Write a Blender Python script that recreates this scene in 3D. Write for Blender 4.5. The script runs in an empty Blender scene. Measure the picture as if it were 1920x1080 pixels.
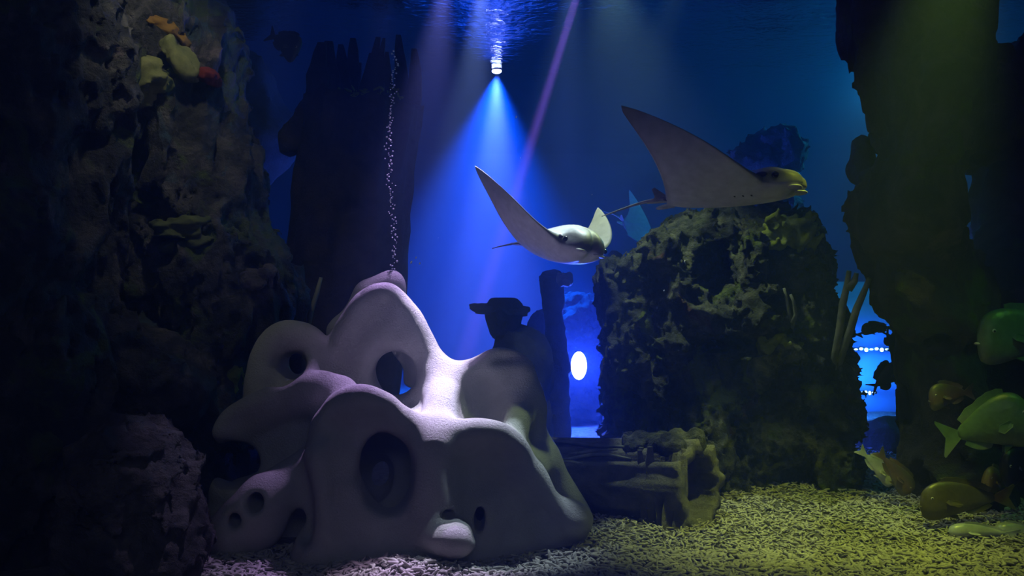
import bpy, math, random
import numpy as np
from mathutils import Vector, Matrix, Euler

# ------------------------------------------------------------------ camera, water, lights
SC = bpy.context.scene
COL = SC.collection
FPX = 1844.0                       # focal length in pixels of a 1920-wide frame
CAMZ = 0.95
SURF = 2.45                        # height of the water surface
BACK = 11.0                        # depth of the back wall

def W(px, py, d):
    """world point that stands d metres in front of the viewing window and reads at px,py"""
    return np.array([(px - 960.0) / FPX * d, d, CAMZ - (py - 540.0) / FPX * d])

def S(px, d):
    return px * d / FPX

cam = bpy.data.cameras.new('camera')
cam.lens = 36.0 * FPX / 1920.0
cam.sensor_width = 36.0
cam.clip_start = 0.05
camo = bpy.data.objects.new('camera', cam)
COL.objects.link(camo)
camo.location = (0, 0, CAMZ)
camo.rotation_euler = (math.pi / 2, 0, 0)
SC.camera = camo

world = bpy.data.worlds.new('water')
SC.world = world
world.use_nodes = True
nt = world.node_tree
nt.nodes.clear()
wo = nt.nodes.new('ShaderNodeOutputWorld')
bg = nt.nodes.new('ShaderNodeBackground')
bg.inputs['Color'].default_value = (0, 0, 0, 1)
bg.inputs['Strength'].default_value = 0.0
nt.links.new(bg.outputs[0], wo.inputs['Surface'])
vs = nt.nodes.new('ShaderNodeVolumeScatter')          # the hazy tank water
vs.inputs['Color'].default_value = (0.38, 0.62, 1.0, 1)
vs.inputs['Density'].default_value = 0.045
vs.inputs['Anisotropy'].default_value = 0.25
va = nt.nodes.new('ShaderNodeVolumeAbsorption')
va.inputs['Color'].default_value = (0.45, 0.75, 1.0, 1)
va.inputs['Density'].default_value = 0.045
ad = nt.nodes.new('ShaderNodeAddShader')
nt.links.new(vs.outputs[0], ad.inputs[0])
nt.links.new(va.outputs[0], ad.inputs[1])
nt.links.new(ad.outputs[0], wo.inputs['Volume'])

SC.view_settings.view_transform = 'Standard'
SC.view_settings.look = 'None'
SC.view_settings.gamma = 1.0
SC.view_settings.use_curve_mapping = False
SC.view_settings.exposure = 0.0
SC.cycles.use_denoising = True
SC.cycles.max_bounces = 5
SC.cycles.diffuse_bounces = 1
SC.cycles.glossy_bounces = 3
SC.cycles.transmission_bounces = 3
SC.cycles.volume_bounces = 0
SC.cycles.caustics_reflective = False
SC.cycles.caustics_refractive = False
SC.cycles.sample_clamp_indirect = 4.0

def spot(name, loc, target, power, color, cone, blend=0.6, radius=0.03):
    l = bpy.data.lights.new(name, 'SPOT')
    l.energy = power; l.color = color
    l.spot_size = math.radians(cone); l.spot_blend = blend
    l.shadow_soft_size = radius
    o = bpy.data.objects.new(name, l); COL.objects.link(o)
    o.location = tuple(loc)
    dv = Vector(tuple(target)) - Vector(tuple(loc))
    o.rotation_euler = dv.to_track_quat('-Z', 'Y').to_euler()
    return o

def point(name, loc, power, color, radius=0.05):
    l = bpy.data.lights.new(name, 'POINT')
    l.energy = power; l.color = color; l.shadow_soft_size = radius
    o = bpy.data.objects.new(name, l); COL.objects.link(o)
    o.location = tuple(loc)
    return o

def area(name, loc, target, power, color, sx, sy):
    l = bpy.data.lights.new(name, 'AREA')
    l.energy = power; l.color = color; l.shape = 'RECTANGLE'; l.size = sx; l.size_y = sy
    o = bpy.data.objects.new(name, l); COL.objects.link(o)
    o.location = tuple(loc)
    dv = Vector(tuple(target)) - Vector(tuple(loc))
    o.rotation_euler = dv.to_track_quat('-Z', 'Y').to_euler()
    return o

TOPLAMP = np.array([-0.105, 6.75, SURF - 0.008])
LOWLAMP = W(1085, 682, 5.95)
# blue flood hanging just under the surface: the wide blue column
spot('blue_flood_lamp', TOPLAMP + np.array([0, 0, -0.03]), W(885, 900, 7.0), 5000, (0.002, 0.11, 1.0), 72, 1.0, 0.025)
spot('blue_column_lamp', TOPLAMP + np.array([0.0, -0.02, -0.03]), W(905, 900, 6.9), 4600, (0.03, 0.15, 1.0), 30, 1.0, 0.025)
spot('blue_flood_glow', TOPLAMP + np.array([0, -0.02, -0.03]), W(925, 900, 6.8), 2000, (0.60, 0.42, 1.0), 36, 1.0, 0.02)
# low blue-white lamp on the rockwork
point('low_lamp_light', LOWLAMP + np.array([0, -0.10, 0.0]), 190, (0.03, 0.08, 1.0), 0.02)
spot('low_lamp_wash', LOWLAMP + np.array([0, -0.08, 0.0]), LOWLAMP + np.array([0, 1.0, -0.15]), 14, (0.02, 0.07, 1.0), 150, 0.8, 0.03)
# teal light that glows on the ripples beside the rock column; the column hides the lamp itself
point('teal_lamp_light', W(1656, 160, 7.0), 70, (0.015, 0.40, 0.68), 0.04)
# lamps of the tank's lighting rig, at the water line above the picture; each lights a pool or beam that the photograph shows
spot('violet_spot_offscreen', W(1088, -28, 4.6), W(905, 560, 6.2), 26000, (0.80, 0.20, 1.0), 3.6, 1.0, 0.02)
spot('white_spot_offscreen', np.array([-0.12, 4.36, 2.38]), W(825, 755, 3.66), 700, (0.74, 0.68, 1.0), 20, 1.0, 0.02)
spot('lavender_spot_offscreen', np.array([-0.30, 4.48, 2.38]), W(735, 725, 3.58), 360, (0.62, 0.40, 1.0), 26, 1.0, 0.03)
spot('cool_spot_offscreen', np.array([0.28, 4.22, 2.38]), W(965, 790, 3.68), 210, (0.68, 0.84, 1.0), 22, 1.0, 0.03)
spot('pink_spot_offscreen', np.array([-0.36, 2.80, 2.40]), W(700, 1095, 3.10), 130, (0.80, 0.54, 1.0), 9, 0.9, 0.02)
spot('boulder_spot_offscreen', np.array([-0.62, 3.25, 2.40]), W(330, 960, 3.05), 45, (0.66, 0.56, 1.0), 14, 0.9, 0.03)
spot('green_spot_offscreen', np.array([1.55, 3.20, 2.40]), np.array([1.15, 3.72, 0.0]), 240, (0.66, 0.80, 0.08), 44, 1.0, 0.04)
spot('fish_spot_offscreen', np.array([2.60, 2.90, 2.40]), W(1900, 720, 3.9), 26, (0.20, 0.85, 0.12), 28, 0.9, 0.05)
spot('flank_spot_offscreen', np.array([0.75, 4.0, 2.40]), W(1000, 780, 3.85), 70, (0.62, 0.85, 0.32), 20, 0.9, 0.03)
spot('mound_spot_offscreen', np.array([0.42, 4.32, 2.40]), np.array([0.68, 4.44, 0.5]), 110, (0.68, 0.86, 0.52), 66, 0.9, 0.05)
spot('cliff_spot_offscreen', np.array([-1.05, 3.25, 2.40]), W(330, 300, 4.1), 18, (0.80, 0.80, 0.62), 84, 0.9, 0.05)
# added front fill behind the camera, standing for the hall's dim ambient light
area('front_fill_offscreen', (0.3, -2.6, 3.0), (0.2, 4.0, 0.9), 18, (0.68, 0.74, 1.0), 3.0, 1.0)

# ------------------------------------------------------------------ noise and implicit surfaces
_rng = np.random.RandomState(7)
_perm = _rng.permutation(256)
_perm = np.concatenate([_perm, _perm, _perm]).astype(np.int32)
_grad = _rng.normal(size=(256, 3)); _grad /= np.linalg.norm(_grad, axis=1)[:, None]
_grad = _grad.astype(np.float32)

def perlin(P):
    P = np.asarray(P, np.float32)
    I = np.floor(P).astype(np.int32); Fr = P - I
    I &= 255
    u = Fr * Fr * Fr * (Fr * (Fr * 6 - 15) + 10)
    out = 0
    for dx in (0, 1):
        wx = u[:, 0] if dx else 1 - u[:, 0]
        hx = _perm[I[:, 0] + dx]
        for dy in (0, 1):
            wy = u[:, 1] if dy else 1 - u[:, 1]
            hy = _perm[hx + I[:, 1] + dy]
            for dz in (0, 1):
                wz = u[:, 2] if dz else 1 - u[:, 2]
                g = _grad[_perm[hy + I[:, 2] + dz]]
                dot = g[:, 0] * (Fr[:, 0] - dx) + g[:, 1] * (Fr[:, 1] - dy) + g[:, 2] * (Fr[:, 2] - dz)
                out = out + wx * wy * wz * dot
    return out

def fbm(P, octaves=3, ridged=False):
    P = np.asarray(P, np.float32); a = 1.0; s = 0; f = 1.0
    for _ in range(octaves):
        n = perlin(P * f + 13.7 * _)
        s = s + a * ((0.5 - np.abs(n) * 2.2) if ridged else n)
        a *= 0.5; f *= 2.03
    return s

class Field:
    """signed field on a grid, built by local smooth unions and cuts"""
    def __init__(self, lo, hi, h):
        self.lo = np.array(lo, float); self.h = h
        self.n = np.ceil((np.array(hi) - self.lo) / h).astype(int) + 1
        self.F = np.full(self.n, 0.6, np.float32)
        self.ax = [(self.lo[i] + np.arange(self.n[i]) * h).astype(np.float32) for i in range(3)]
    def block(self, lo, hi):
        a = np.clip(np.floor((np.array(lo) - self.lo) / self.h).astype(int), 0, self.n)
        b = np.clip(np.ceil((np.array(hi) - self.lo) / self.h).astype(int) + 1, 0, self.n)
        if (b <= a).any(): return None
        sl = tuple(slice(a[i], b[i]) for i in range(3))
        g = np.meshgrid(*[self.ax[i][a[i]:b[i]] for i in range(3)], indexing='ij')
        return sl, g
    def _mix(self, sl, d, k, cut):
        A = self.F[sl]
        if not cut:
            hh = np.maximum(k - np.abs(A - d), 0) / k
            self.F[sl] = np.minimum(A, d) - hh * hh * k * 0.25
        else:
            d = -d
            hh = np.maximum(k - np.abs(A - d), 0) / k
            self.F[sl] = np.maximum(A, d) + hh * hh * k * 0.25
    def cap(self, a, b, ra, rb=None, k=0.05, cut=False):
        rb = ra if rb is None else rb
        a = np.array(a, float); b = np.array(b, float)
        m = max(ra, rb) + 2 * k + 2 * self.h
        r = self.block(np.minimum(a, b) - m, np.maximum(a, b) + m)
        if r is None: return
        sl, (X, Y, Z) = r
        ba = b - a; L = float(ba @ ba) + 1e-9
        t = np.clip(((X - a[0]) * ba[0] + (Y - a[1]) * ba[1] + (Z - a[2]) * ba[2]) / L, 0, 1)
        d = np.sqrt((X - a[0] - t * ba[0])**2 + (Y - a[1] - t * ba[1])**2 + (Z - a[2] - t * ba[2])**2) - (ra + (rb - ra) * t)
        self._mix(sl, d, k, cut)
    def ell(self, c, r, k=0.05, cut=False, rot=0.0):
        """ellipsoid; rot turns it in the x-z plane (radians)"""
        c = np.array(c, float); r = np.array(r, float)
        m = (max(r[0], r[2]) if rot else 0)
        ext = np.array([m or r[0], r[1], m or r[2]]) + 2 * k + 2 * self.h
        q = self.block(c - ext, c + ext)
        if q is None: return
        sl, (X, Y, Z) = q
        dx, dy, dz = X - c[0], Y - c[1], Z - c[2]
        if rot:
            cs, sn = math.cos(rot), math.sin(rot)
            dx, dz = dx * cs + dz * sn, -dx * sn + dz * cs
        k0 = np.sqrt((dx / r[0])**2 + (dy / r[1])**2 + (dz / r[2])**2)
        k1 = np.sqrt((dx / r[0]**2)**2 + (dy / r[1]**2)**2 + (dz / r[2]**2)**2) + 1e-6
        d = k0 * (k0 - 1.0) / k1
        self._mix(sl, d, k, cut)
    def noise(self, fn, band):
        idx = np.nonzero(np.abs(self.F) < band)
        P = np.stack([self.ax[i][idx[i]] for i in range(3)], 1)
        self.F[idx] += fn(P).astype(np.float32)
    def mesh(self, name):
        F = self.F.copy(); h = self.h
        for ax in range(3):
            s = [slice(None)] * 3; s[ax] = 0; F[tuple(s)] = np.maximum(F[tuple(s)], h * 0.3)
            s[ax] = -1; F[tuple(s)] = np.maximum(F[tuple(s)], h * 0.3)
        ins = F < 0
        c = np.zeros(tuple(self.n - 1), np.int8)
        cor = [(i, j, k) for i in (0, 1) for j in (0, 1) for k in (0, 1)]
        nx, ny, nz = self.n - 1
        for (i, j, k) in cor:
            c += ins[i:i + nx, j:j + ny, k:k + nz]
        act = (c > 0) & (c < 8)
        I = np.argwhere(act)
        vid = np.full(act.shape, -1, np.int32); vid[act] = np.arange(len(I))
        acc = np.zeros((len(I), 3)); cnt = np.zeros(len(I))
        val = {cc: F[I[:, 0] + cc[0], I[:, 1] + cc[1], I[:, 2] + cc[2]] for cc in cor}
        for a in cor:
            for ax in range(3):
                if a[ax]: continue
                b = list(a); b[ax] = 1; b = tuple(b)
                fa, fb = val[a], val[b]
                m = (fa < 0) != (fb < 0)
                t = fa[m] / (fa[m] - fb[m])
                p = np.tile(np.array(a, float), (m.sum(), 1)); p[:, ax] += t
                acc[m] += p; cnt[m] += 1
        V = self.lo + (I + acc / cnt[:, None]) * h
        quads = []
        for ax in range(3):
            o1, o2 = (ax + 1) % 3, (ax + 2) % 3
            s0 = [slice(None)] * 3; s1 = [slice(None)] * 3
            s0[ax] = slice(0, -1); s1[ax] = slice(1, None)
            A, B = ins[tuple(s0)], ins[tuple(s1)]
            E = np.argwhere(A != B)
            E = E[(E[:, o1] > 0) & (E[:, o2] > 0) & (E[:, o1] < self.n[o1] - 1) & (E[:, o2] < self.n[o2] - 1)]
            sgn = A[tuple(E.T)]
            q = []
            for d1, d2 in ((-1, -1), (0, -1), (0, 0), (-1, 0)):
                e = E.copy(); e[:, o1] += d1; e[:, o2] += d2
                q.append(vid[tuple(e.T)])
            q = np.stack(q, 1)
            q[~sgn] = q[~sgn][:, ::-1]
            quads.append(q)
        Q = np.concatenate(quads)
        return make_mesh(name, V, Q)

def make_mesh(name, V, Q, smooth=True):
    """mesh from arrays: Q is an (n,4) or (n,3) array of indices"""
    me = bpy.data.meshes.new(name)
    V = np.asarray(V, np.float32); Q = np.asarray(Q, np.int32)
    n, w = Q.shape
    me.vertices.add(len(V)); me.vertices.foreach_set('co', V.ravel())
    me.loops.add(n * w); me.loops.foreach_set('vertex_index', Q.ravel())
    me.polygons.add(n)
    me.polygons.foreach_set('loop_start', np.arange(0, n * w, w, dtype=np.int32))
    me.polygons.foreach_set('use_smooth', np.full(n, smooth))
    me.update(calc_edges=True)
    return me

def pymesh(name, V, Fc, smooth=True):
    me = bpy.data.meshes.new(name)
    me.from_pydata([tuple(map(float, v)) for v in V], [], [tuple(int(i) for i in f) for f in Fc])
    for p in me.polygons: p.use_smooth = smooth
    me.update()
    return me

def obj(name, me, mat=None, parent=None, label=None, cat=None, group=None, kind=None):
    o = bpy.data.objects.new(name, me); COL.objects.link(o)
    if mat is not None and me is not None and not me.materials: me.materials.append(mat)
    if parent is not None: o.parent = parent
    if label: o['label'] = label
    if cat: o['category'] = cat
    if group: o['group'] = group
    if kind: o['kind'] = kind
    return o

def empty(name, loc, label, cat, group=None):
    o = obj(name, None, label=label, cat=cat, group=group)
    o.location = tuple(loc); o.empty_display_size = 0.1
    return o

def recenter(me):
    """move the mesh so that its origin is at its base centre; gives that point"""
    n = len(me.vertices); co = np.empty(n * 3, np.float32); me.vertices.foreach_get('co', co)
    co = co.reshape(-1, 3); lo, hi = co.min(0), co.max(0)
    c = np.array([(lo[0] + hi[0]) / 2, (lo[1] + hi[1]) / 2, lo[2]])
    me.vertices.foreach_set('co', (co - c).astype(np.float32).ravel()); me.update()
    return c

def standalone(name, me, mat, label, cat, group=None, kind=None):
    c = recenter(me)
    o = obj(name, me, mat, None, label, cat, group, kind)
    o.location = tuple(c)
    return o

def tube(name, pts, rad, seg=8):
    pts = [np.array(p, float) for p in pts]; V = []; Q = []
    n = len(pts)
    rad = list(rad) if hasattr(rad, '__len__') else [rad] * n
    up = np.array([0.13, 0.31, 0.94])
    for i, p in enumerate(pts):
        t = pts[min(i + 1, n - 1)] - pts[max(i - 1, 0)]; t /= np.linalg.norm(t) + 1e-9
        a = np.cross(t, up)
        if np.linalg.norm(a) < 1e-3: a = np.cross(t, np.array([1.0, 0, 0]))
        a /= np.linalg.norm(a); b = np.cross(t, a)
        for j in range(seg):
            th = 2 * math.pi * j / seg
            V.append(p + rad[i] * (math.cos(th) * a + math.sin(th) * b))
    F = []
    for i in range(n - 1):
        for j in range(seg):
            F.append((i * seg + j, i * seg + (j + 1) % seg, (i + 1) * seg + (j + 1) % seg, (i + 1) * seg + j))
    F.append(tuple(range(seg))[::-1]); F.append(tuple((n - 1) * seg + j for j in range(seg)))
    return pymesh(name, V, F)

def uvsphere(name, r=(1, 1, 1), c=(0, 0, 0), nu=16, nv=10):
    V = [(c[0], c[1], c[2] + r[2])]
    for i in range(1, nv):
        ph = math.pi * i / nv
        for j in range(nu):
            th = 2 * math.pi * j / nu
            V.append((c[0] + r[0] * math.sin(ph) * math.cos(th), c[1] + r[1] * math.sin(ph) * math.sin(th), c[2] + r[2] * math.cos(ph)))
    V.append((c[0], c[1], c[2] - r[2])); F = []
    for j in range(nu): F.append((0, 1 + j, 1 + (j + 1) % nu))
    for i in range(nv - 2):
        for j in range(nu):
            a = 1 + i * nu; F.append((a + j, a + nu + j, a + nu + (j + 1) % nu, a + (j + 1) % nu))
    l = len(V) - 1; a = 1 + (nv - 2) * nu
    for j in range(nu): F.append((a + j, l, a + (j + 1) % nu))
    return pymesh(name, V, F)

# ------------------------------------------------------------------ materials
def new_mat(name):
    m = bpy.data.materials.new(name); m.use_nodes = True
    t = m.node_tree; t.nodes.clear()
    out = t.nodes.new('ShaderNodeOutputMaterial')
    p = t.nodes.new('ShaderNodeBsdfPrincipled')
    t.links.new(p.outputs[0], out.inputs['Surface'])
    return m, t, p

def ramp(t, stops):
    r = t.nodes.new('ShaderNodeValToRGB')
    e = r.color_ramp.elements
    while len(e) < len(stops): e.new(0.5)
    for i, (pos, c) in enumerate(stops):
        e[i].position = pos; e[i].color = (*c, 1)
    return r

def noise_node(t, scale, detail=4, rough=0.55, vec=None, dist=0.0):
    n = t.nodes.new('ShaderNodeTexNoise')
    n.inputs['Scale'].default_value = scale; n.inputs['Detail'].default_value = detail
    n.inputs['Roughness'].default_value = rough; n.inputs['Distortion'].default_value = dist
    if vec is not None: t.links.new(vec, n.inputs['Vector'])
    return n

def rough_mat(name, stops, scale=6.0, bump=0.5, bscale=40.0, bdist=0.01, rough=0.85, spec=0.25, patch=None):
    """mottled mineral or wood surface; patch = (colour, scale, threshold) of encrusting growth"""
    m, t, p = new_mat(name)
    g = t.nodes.new('ShaderNodeNewGeometry')
    n = noise_node(t, scale, 6, 0.62, g.outputs['Position'], 0.6)
    r = ramp(t, stops); t.links.new(n.outputs[0], r.inputs[0])
    colour = r.outputs[0]
    for k, (pc, ps, th) in enumerate(patch or []):
        off = t.nodes.new('ShaderNodeVectorMath'); off.operation = 'ADD'
        off.inputs[1].default_value = (3.1 * (k + 1), 1.7 * k, 5.3)
        t.links.new(g.outputs['Position'], off.inputs[0])
        n2 = noise_node(t, ps, 5, 0.65, off.outputs[0], 0.8)
        r2 = ramp(t, [(th, (0, 0, 0)), (th + 0.07, (1, 1, 1))])
        t.links.new(n2.outputs[0], r2.inputs[0])
        mx = t.nodes.new('ShaderNodeMix'); mx.data_type = 'RGBA'
        t.links.new(r2.outputs[0], mx.inputs[0]); t.links.new(colour, mx.inputs[6])
        mx.inputs[7].default_value = (*pc, 1)
        colour = mx.outputs[2]
    t.links.new(colour, p.inputs['Base Color'])
    p.inputs['Roughness'].default_value = rough
    p.inputs['Specular IOR Level'].default_value = spec
    b = t.nodes.new('ShaderNodeBump'); b.inputs['Strength'].default_value = bump; b.inputs['Distance'].default_value = bdist
    n3 = noise_node(t, bscale, 6, 0.7, g.outputs['Position'])
    t.links.new(n3.outputs[0], b.inputs['Height']); t.links.new(b.outputs[0], p.inputs['Normal'])
    return m

def plain_mat(name, c, rough=0.6, spec=0.4, emit=None, strength=0.0, metal=0.0, vary=0.25, scale=20.0):
    m, t, p = new_mat(name)
    g = t.nodes.new('ShaderNodeTexCoord')
    n = noise_node(t, scale, 4, 0.6, g.outputs['Object'])
    lo = tuple(x * (1 - vary) for x in c); hi = tuple(min(1, x * (1 + vary)) for x in c)
    r = ramp(t, [(0.3, lo), (0.7, hi)]); t.links.new(n.outputs[0], r.inputs[0])
    t.links.new(r.outputs[0], p.inputs['Base Color'])
    p.inputs['Roughness'].default_value = rough; p.inputs['Specular IOR Level'].default_value = spec
    p.inputs['Metallic'].default_value = metal
    if emit:
        p.inputs['Emission Color'].default_value = (*emit, 1); p.inputs['Emission Strength'].default_value = strength
    return m

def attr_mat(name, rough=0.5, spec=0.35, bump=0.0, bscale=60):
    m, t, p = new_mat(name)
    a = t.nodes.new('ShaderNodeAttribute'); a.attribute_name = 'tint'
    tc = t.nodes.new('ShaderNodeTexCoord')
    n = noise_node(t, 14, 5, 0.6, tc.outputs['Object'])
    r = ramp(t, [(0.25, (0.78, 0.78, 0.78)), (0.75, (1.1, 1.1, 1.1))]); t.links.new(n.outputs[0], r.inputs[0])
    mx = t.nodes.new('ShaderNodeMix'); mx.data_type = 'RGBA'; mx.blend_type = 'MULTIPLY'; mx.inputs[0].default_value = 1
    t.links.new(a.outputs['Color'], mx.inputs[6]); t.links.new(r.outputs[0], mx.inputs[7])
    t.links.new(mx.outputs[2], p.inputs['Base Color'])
    p.inputs['Roughness'].default_value = rough; p.inputs['Specular IOR Level'].default_value = spec
    if bump:
        b = t.nodes.new('ShaderNodeBump'); b.inputs['Strength'].default_value = bump; b.inputs['Distance'].default_value = 0.004
        n3 = noise_node(t, bscale, 3, 0.6, tc.outputs['Object'])
        t.links.new(n3.outputs[0], b.inputs['Height']); t.links.new(b.outputs[0], p.inputs['Normal'])
    return m

M = {}
M['sculpture'] = rough_mat('sandy_cast_stone', [(0.3, (0.50, 0.49, 0.47)), (0.7, (0.66, 0.65, 0.62))], 5, 0.9, 130, 0.012, 0.85, 0.3)
M['cliff'] = rough_mat('dark_reef_rock', [(0.30, (0.012, 0.012, 0.012)), (0.5, (0.05, 0.048, 0.046)), (0.72, (0.20, 0.18, 0.17))], 7, 1.0, 26, 0.06, 0.7, 0.4,
                       [((0.10, 0.14, 0.035), 2.6, 0.56), ((0.20, 0.16, 0.17), 3.4, 0.60), ((0.06, 0.11, 0.16), 2.9, 0.62)])
M['boulder'] = rough_mat('purple_grey_boulder', [(0.25, (0.04, 0.035, 0.04)), (0.5, (0.13, 0.115, 0.12)), (0.75, (0.30, 0.26, 0.26))], 7, 1.0, 30, 0.04, 0.8, 0.3)
M['mossrock'] = rough_mat('mossy_rock', [(0.30, (0.014, 0.016, 0.012)), (0.5, (0.075, 0.08, 0.05)), (0.72, (0.24, 0.24, 0.16))], 8, 1.0, 26, 0.055, 0.85, 0.2,
                          [((0.15, 0.19, 0.035), 3.2, 0.56), ((0.10, 0.05, 0.045), 3.0, 0.62)])
M['column'] = rough_mat('right_rock', [(0.25, (0.022, 0.022, 0.02)), (0.5, (0.07, 0.065, 0.05)), (0.75, (0.15, 0.13, 0.10))], 4, 0.9, 28, 0.03, 0.9, 0.2,
                        [((0.08, 0.11, 0.03), 2.4, 0.57), ((0.13, 0.10, 0.075), 3.3, 0.6)])
M['farrock'] = rough_mat('far_rock', [(0.3, (0.03, 0.035, 0.04)), (0.7, (0.10, 0.11, 0.12))], 5, 0.8, 30, 0.03, 0.9, 0.2)
M['bark'] = rough_mat('dark_bark', [(0.3, (0.02, 0.017, 0.013)), (0.7, (0.075, 0.062, 0.05))], 9, 0.9, 45, 0.02, 0.9, 0.15)
M['log'] = rough_mat('grey_log_wood', [(0.3, (0.10, 0.10, 0.085)), (0.7, (0.27, 0.26, 0.22))], 9, 0.9, 45, 0.02, 0.9, 0.15)
M['gravel'] = rough_mat('coral_gravel', [(0.3, (0.26, 0.25, 0.23)), (0.7, (0.58, 0.55, 0.50))], 30, 0.5, 160, 0.004, 0.8, 0.25)
M['bed'] = rough_mat('gravel_bed', [(0.3, (0.12, 0.115, 0.10)), (0.7, (0.36, 0.34, 0.30))], 40, 1.0, 70, 0.03, 0.9, 0.2)
M['wall'] = rough_mat('painted_tank_wall', [(0.3, (0.10, 0.17, 0.28)), (0.7, (0.15, 0.24, 0.36))], 1.2, 0.15, 8, 0.02, 0.8, 0.2)
M['orange'] = rough_mat('orange_sponge', [(0.3, (0.16, 0.075, 0.015)), (0.7, (0.30, 0.17, 0.04))], 14, 0.6, 60, 0.008)
M['leather'] = rough_mat('yellow_green_leather_coral', [(0.3, (0.10, 0.11, 0.035)), (0.7, (0.24, 0.235, 0.10))], 14, 0.5, 60, 0.006)
M['olive'] = rough_mat('olive_coral', [(0.3, (0.05, 0.06, 0.02)), (0.7, (0.13, 0.15, 0.06))], 14, 0.6, 60, 0.006)
M['red'] = rough_mat('red_coral', [(0.3, (0.10, 0.012, 0.01)), (0.7, (0.18, 0.03, 0.02))], 14, 0.6, 60, 0.006)
M['paleblue'] = rough_mat('pale_blue_coral', [(0.3, (0.10, 0.17, 0.24)), (0.7, (0.28, 0.40, 0.50))], 20, 0.6, 60, 0.006)
M['moss'] = rough_mat('yellow_green_algae', [(0.3, (0.13, 0.17, 0.02)), (0.7, (0.34, 0.38, 0.07))], 20, 0.8, 70, 0.01, 0.95, 0.1)
M['branch'] = rough_mat('dead_coral_branch', [(0.3, (0.12, 0.13, 0.10)), (0.7, (0.28, 0.28, 0.22))], 14, 0.6, 60, 0.005)
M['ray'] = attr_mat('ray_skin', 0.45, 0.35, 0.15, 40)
M['black'] = plain_mat('eye_black', (0.01, 0.01, 0.012), 0.2, 0.6)
M['darkfin'] = plain_mat('dark_skin', (0.035, 0.033, 0.035), 0.5, 0.4)
M['palefin'] = plain_mat('pale_skin', (0.45, 0.44, 0.46), 0.5, 0.4)
M['housing'] = plain_mat('lamp_housing', (0.05, 0.05, 0.055), 0.35, 0.5)
M['bubble'] = plain_mat('air_bubble', (0.9, 0.93, 1.0), 0.08, 0.9)

# ------------------------------------------------------------------ the tank
def box(lo, hi, name):
    (a, b, c), (d, e, f) = lo, hi
    V = [(a, b, c), (d, b, c), (d, e, c), (a, e, c), (a, b, f), (d, b, f), (d, e, f), (a, e, f)]
    F = [(0, 3, 2, 1), (4, 5, 6, 7), (0, 1, 5, 4), (1, 2, 6, 5), (2, 3, 7, 6), (3, 0, 4, 7)]
    return pymesh(name, V, F, False)

def bed_height(x, y):
    P = np.stack([x * 1.3, y * 1.3, np.zeros_like(x)], 1)
    z = 0.05 * perlin(P) + 0.03 * perlin(P * 2.7 + 5.1)
    z += 0.05 * np.exp(-(((x + 0.38) / 0.22)**2 + ((y - 3.22) / 0.14)**2))       # heap before the sculpture
    z += 0.03 * np.clip(y - 4.3, 0, 3) + 0.02
    z -= 0.05 * np.exp(-(((x - 0.05) / 0.28)**2 + ((y - 3.33) / 0.16)**2))
    return z

gx = np.linspace(-7, 7.5, 260); gy = np.concatenate([np.linspace(-0.2, 2.6, 12), np.linspace(2.65, 6, 120), np.linspace(6.1, BACK + 0.2, 30)])
XX, YY = np.meshgrid(gx, gy, indexing='ij')
ZZ = bed_height(XX.ravel(), YY.ravel())
V = np.stack([XX.ravel(), YY.ravel(), ZZ], 1)
ny_ = len(gy); ii, jj = np.meshgrid(np.arange(len(gx) - 1), np.arange(ny_ - 1), indexing='ij')
a = (ii * ny_ + jj).ravel()
QG = np.stack([a, a + ny_, a + ny_ + 1, a + 1], 1)
obj('floor', make_mesh('floor', V, QG), M['bed'], label='pale coral gravel bed on the tank floor', cat='floor', kind='structure')
obj('wall_back', box((-7, BACK, -0.2), (7.5, BACK + 0.2, 4), 'wall_back'), M['wall'], label='blue painted back wall of the tank behind the hazy water', cat='wall', kind='structure')
obj('wall_left', box((-7.2, -0.2, -0.2), (-7, BACK + 0.2, 4), 'wall_left'), M['wall'], label='blue painted side wall of the tank behind the reef cliff', cat='wall', kind='structure')
obj('wall_right', box((7.5, -0.2, -0.2), (7.7, BACK + 0.2, 4), 'wall_right'), M['wall'], label='blue painted side wall of the tank behind the rock column', cat='wall', kind='structure')

# water surface seen from below: total reflection at these angles
sx = np.linspace(-7, 7.5, 330); sy = np.linspace(2.2, BACK, 330)
XX, YY = np.meshgrid(sx, sy, indexing='ij')
P2 = np.stack([XX.ravel() * 1.6, YY.ravel() * 2.2, np.zeros(XX.size)], 1)
ZZ = SURF + 0.014 * perlin(P2) + 0.006 * perlin(P2 * 2.7 + 3.0) + 0.003 * perlin(P2 * 6.1 + 9.0)
V = np.stack([XX.ravel(), YY.ravel(), ZZ], 1)
nn = len(sy); ii, jj = np.meshgrid(np.arange(len(sx) - 1), np.arange(nn - 1), indexing='ij')
a = (ii * nn + jj).ravel()
m, t, p = new_mat('water_surface_from_below')
p.inputs['Base Color'].default_value = (0.75, 0.85, 0.95, 1); p.inputs['Metallic'].default_value = 1.0
p.inputs['Roughness'].default_value = 0.04
g = t.nodes.new('ShaderNodeNewGeometry'); n = noise_node(t, 20.0, 4, 0.55, g.outputs['Position'], 0.4)
b = t.nodes.new('ShaderNodeBump'); b.inputs['Strength'].default_value = 0.45; b.inputs['Distance'].default_value = 0.02
t.links.new(n.outputs[0], b.inputs['Height']); t.links.new(b.outputs[0], p.inputs['Normal'])
obj('water_surface', make_mesh('water_surface', V, np.stack([a, a + 1, a + nn + 1, a + nn], 1)), m,
    label='rippled mirror-like water surface seen from below', cat='water', kind='structure')

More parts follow.
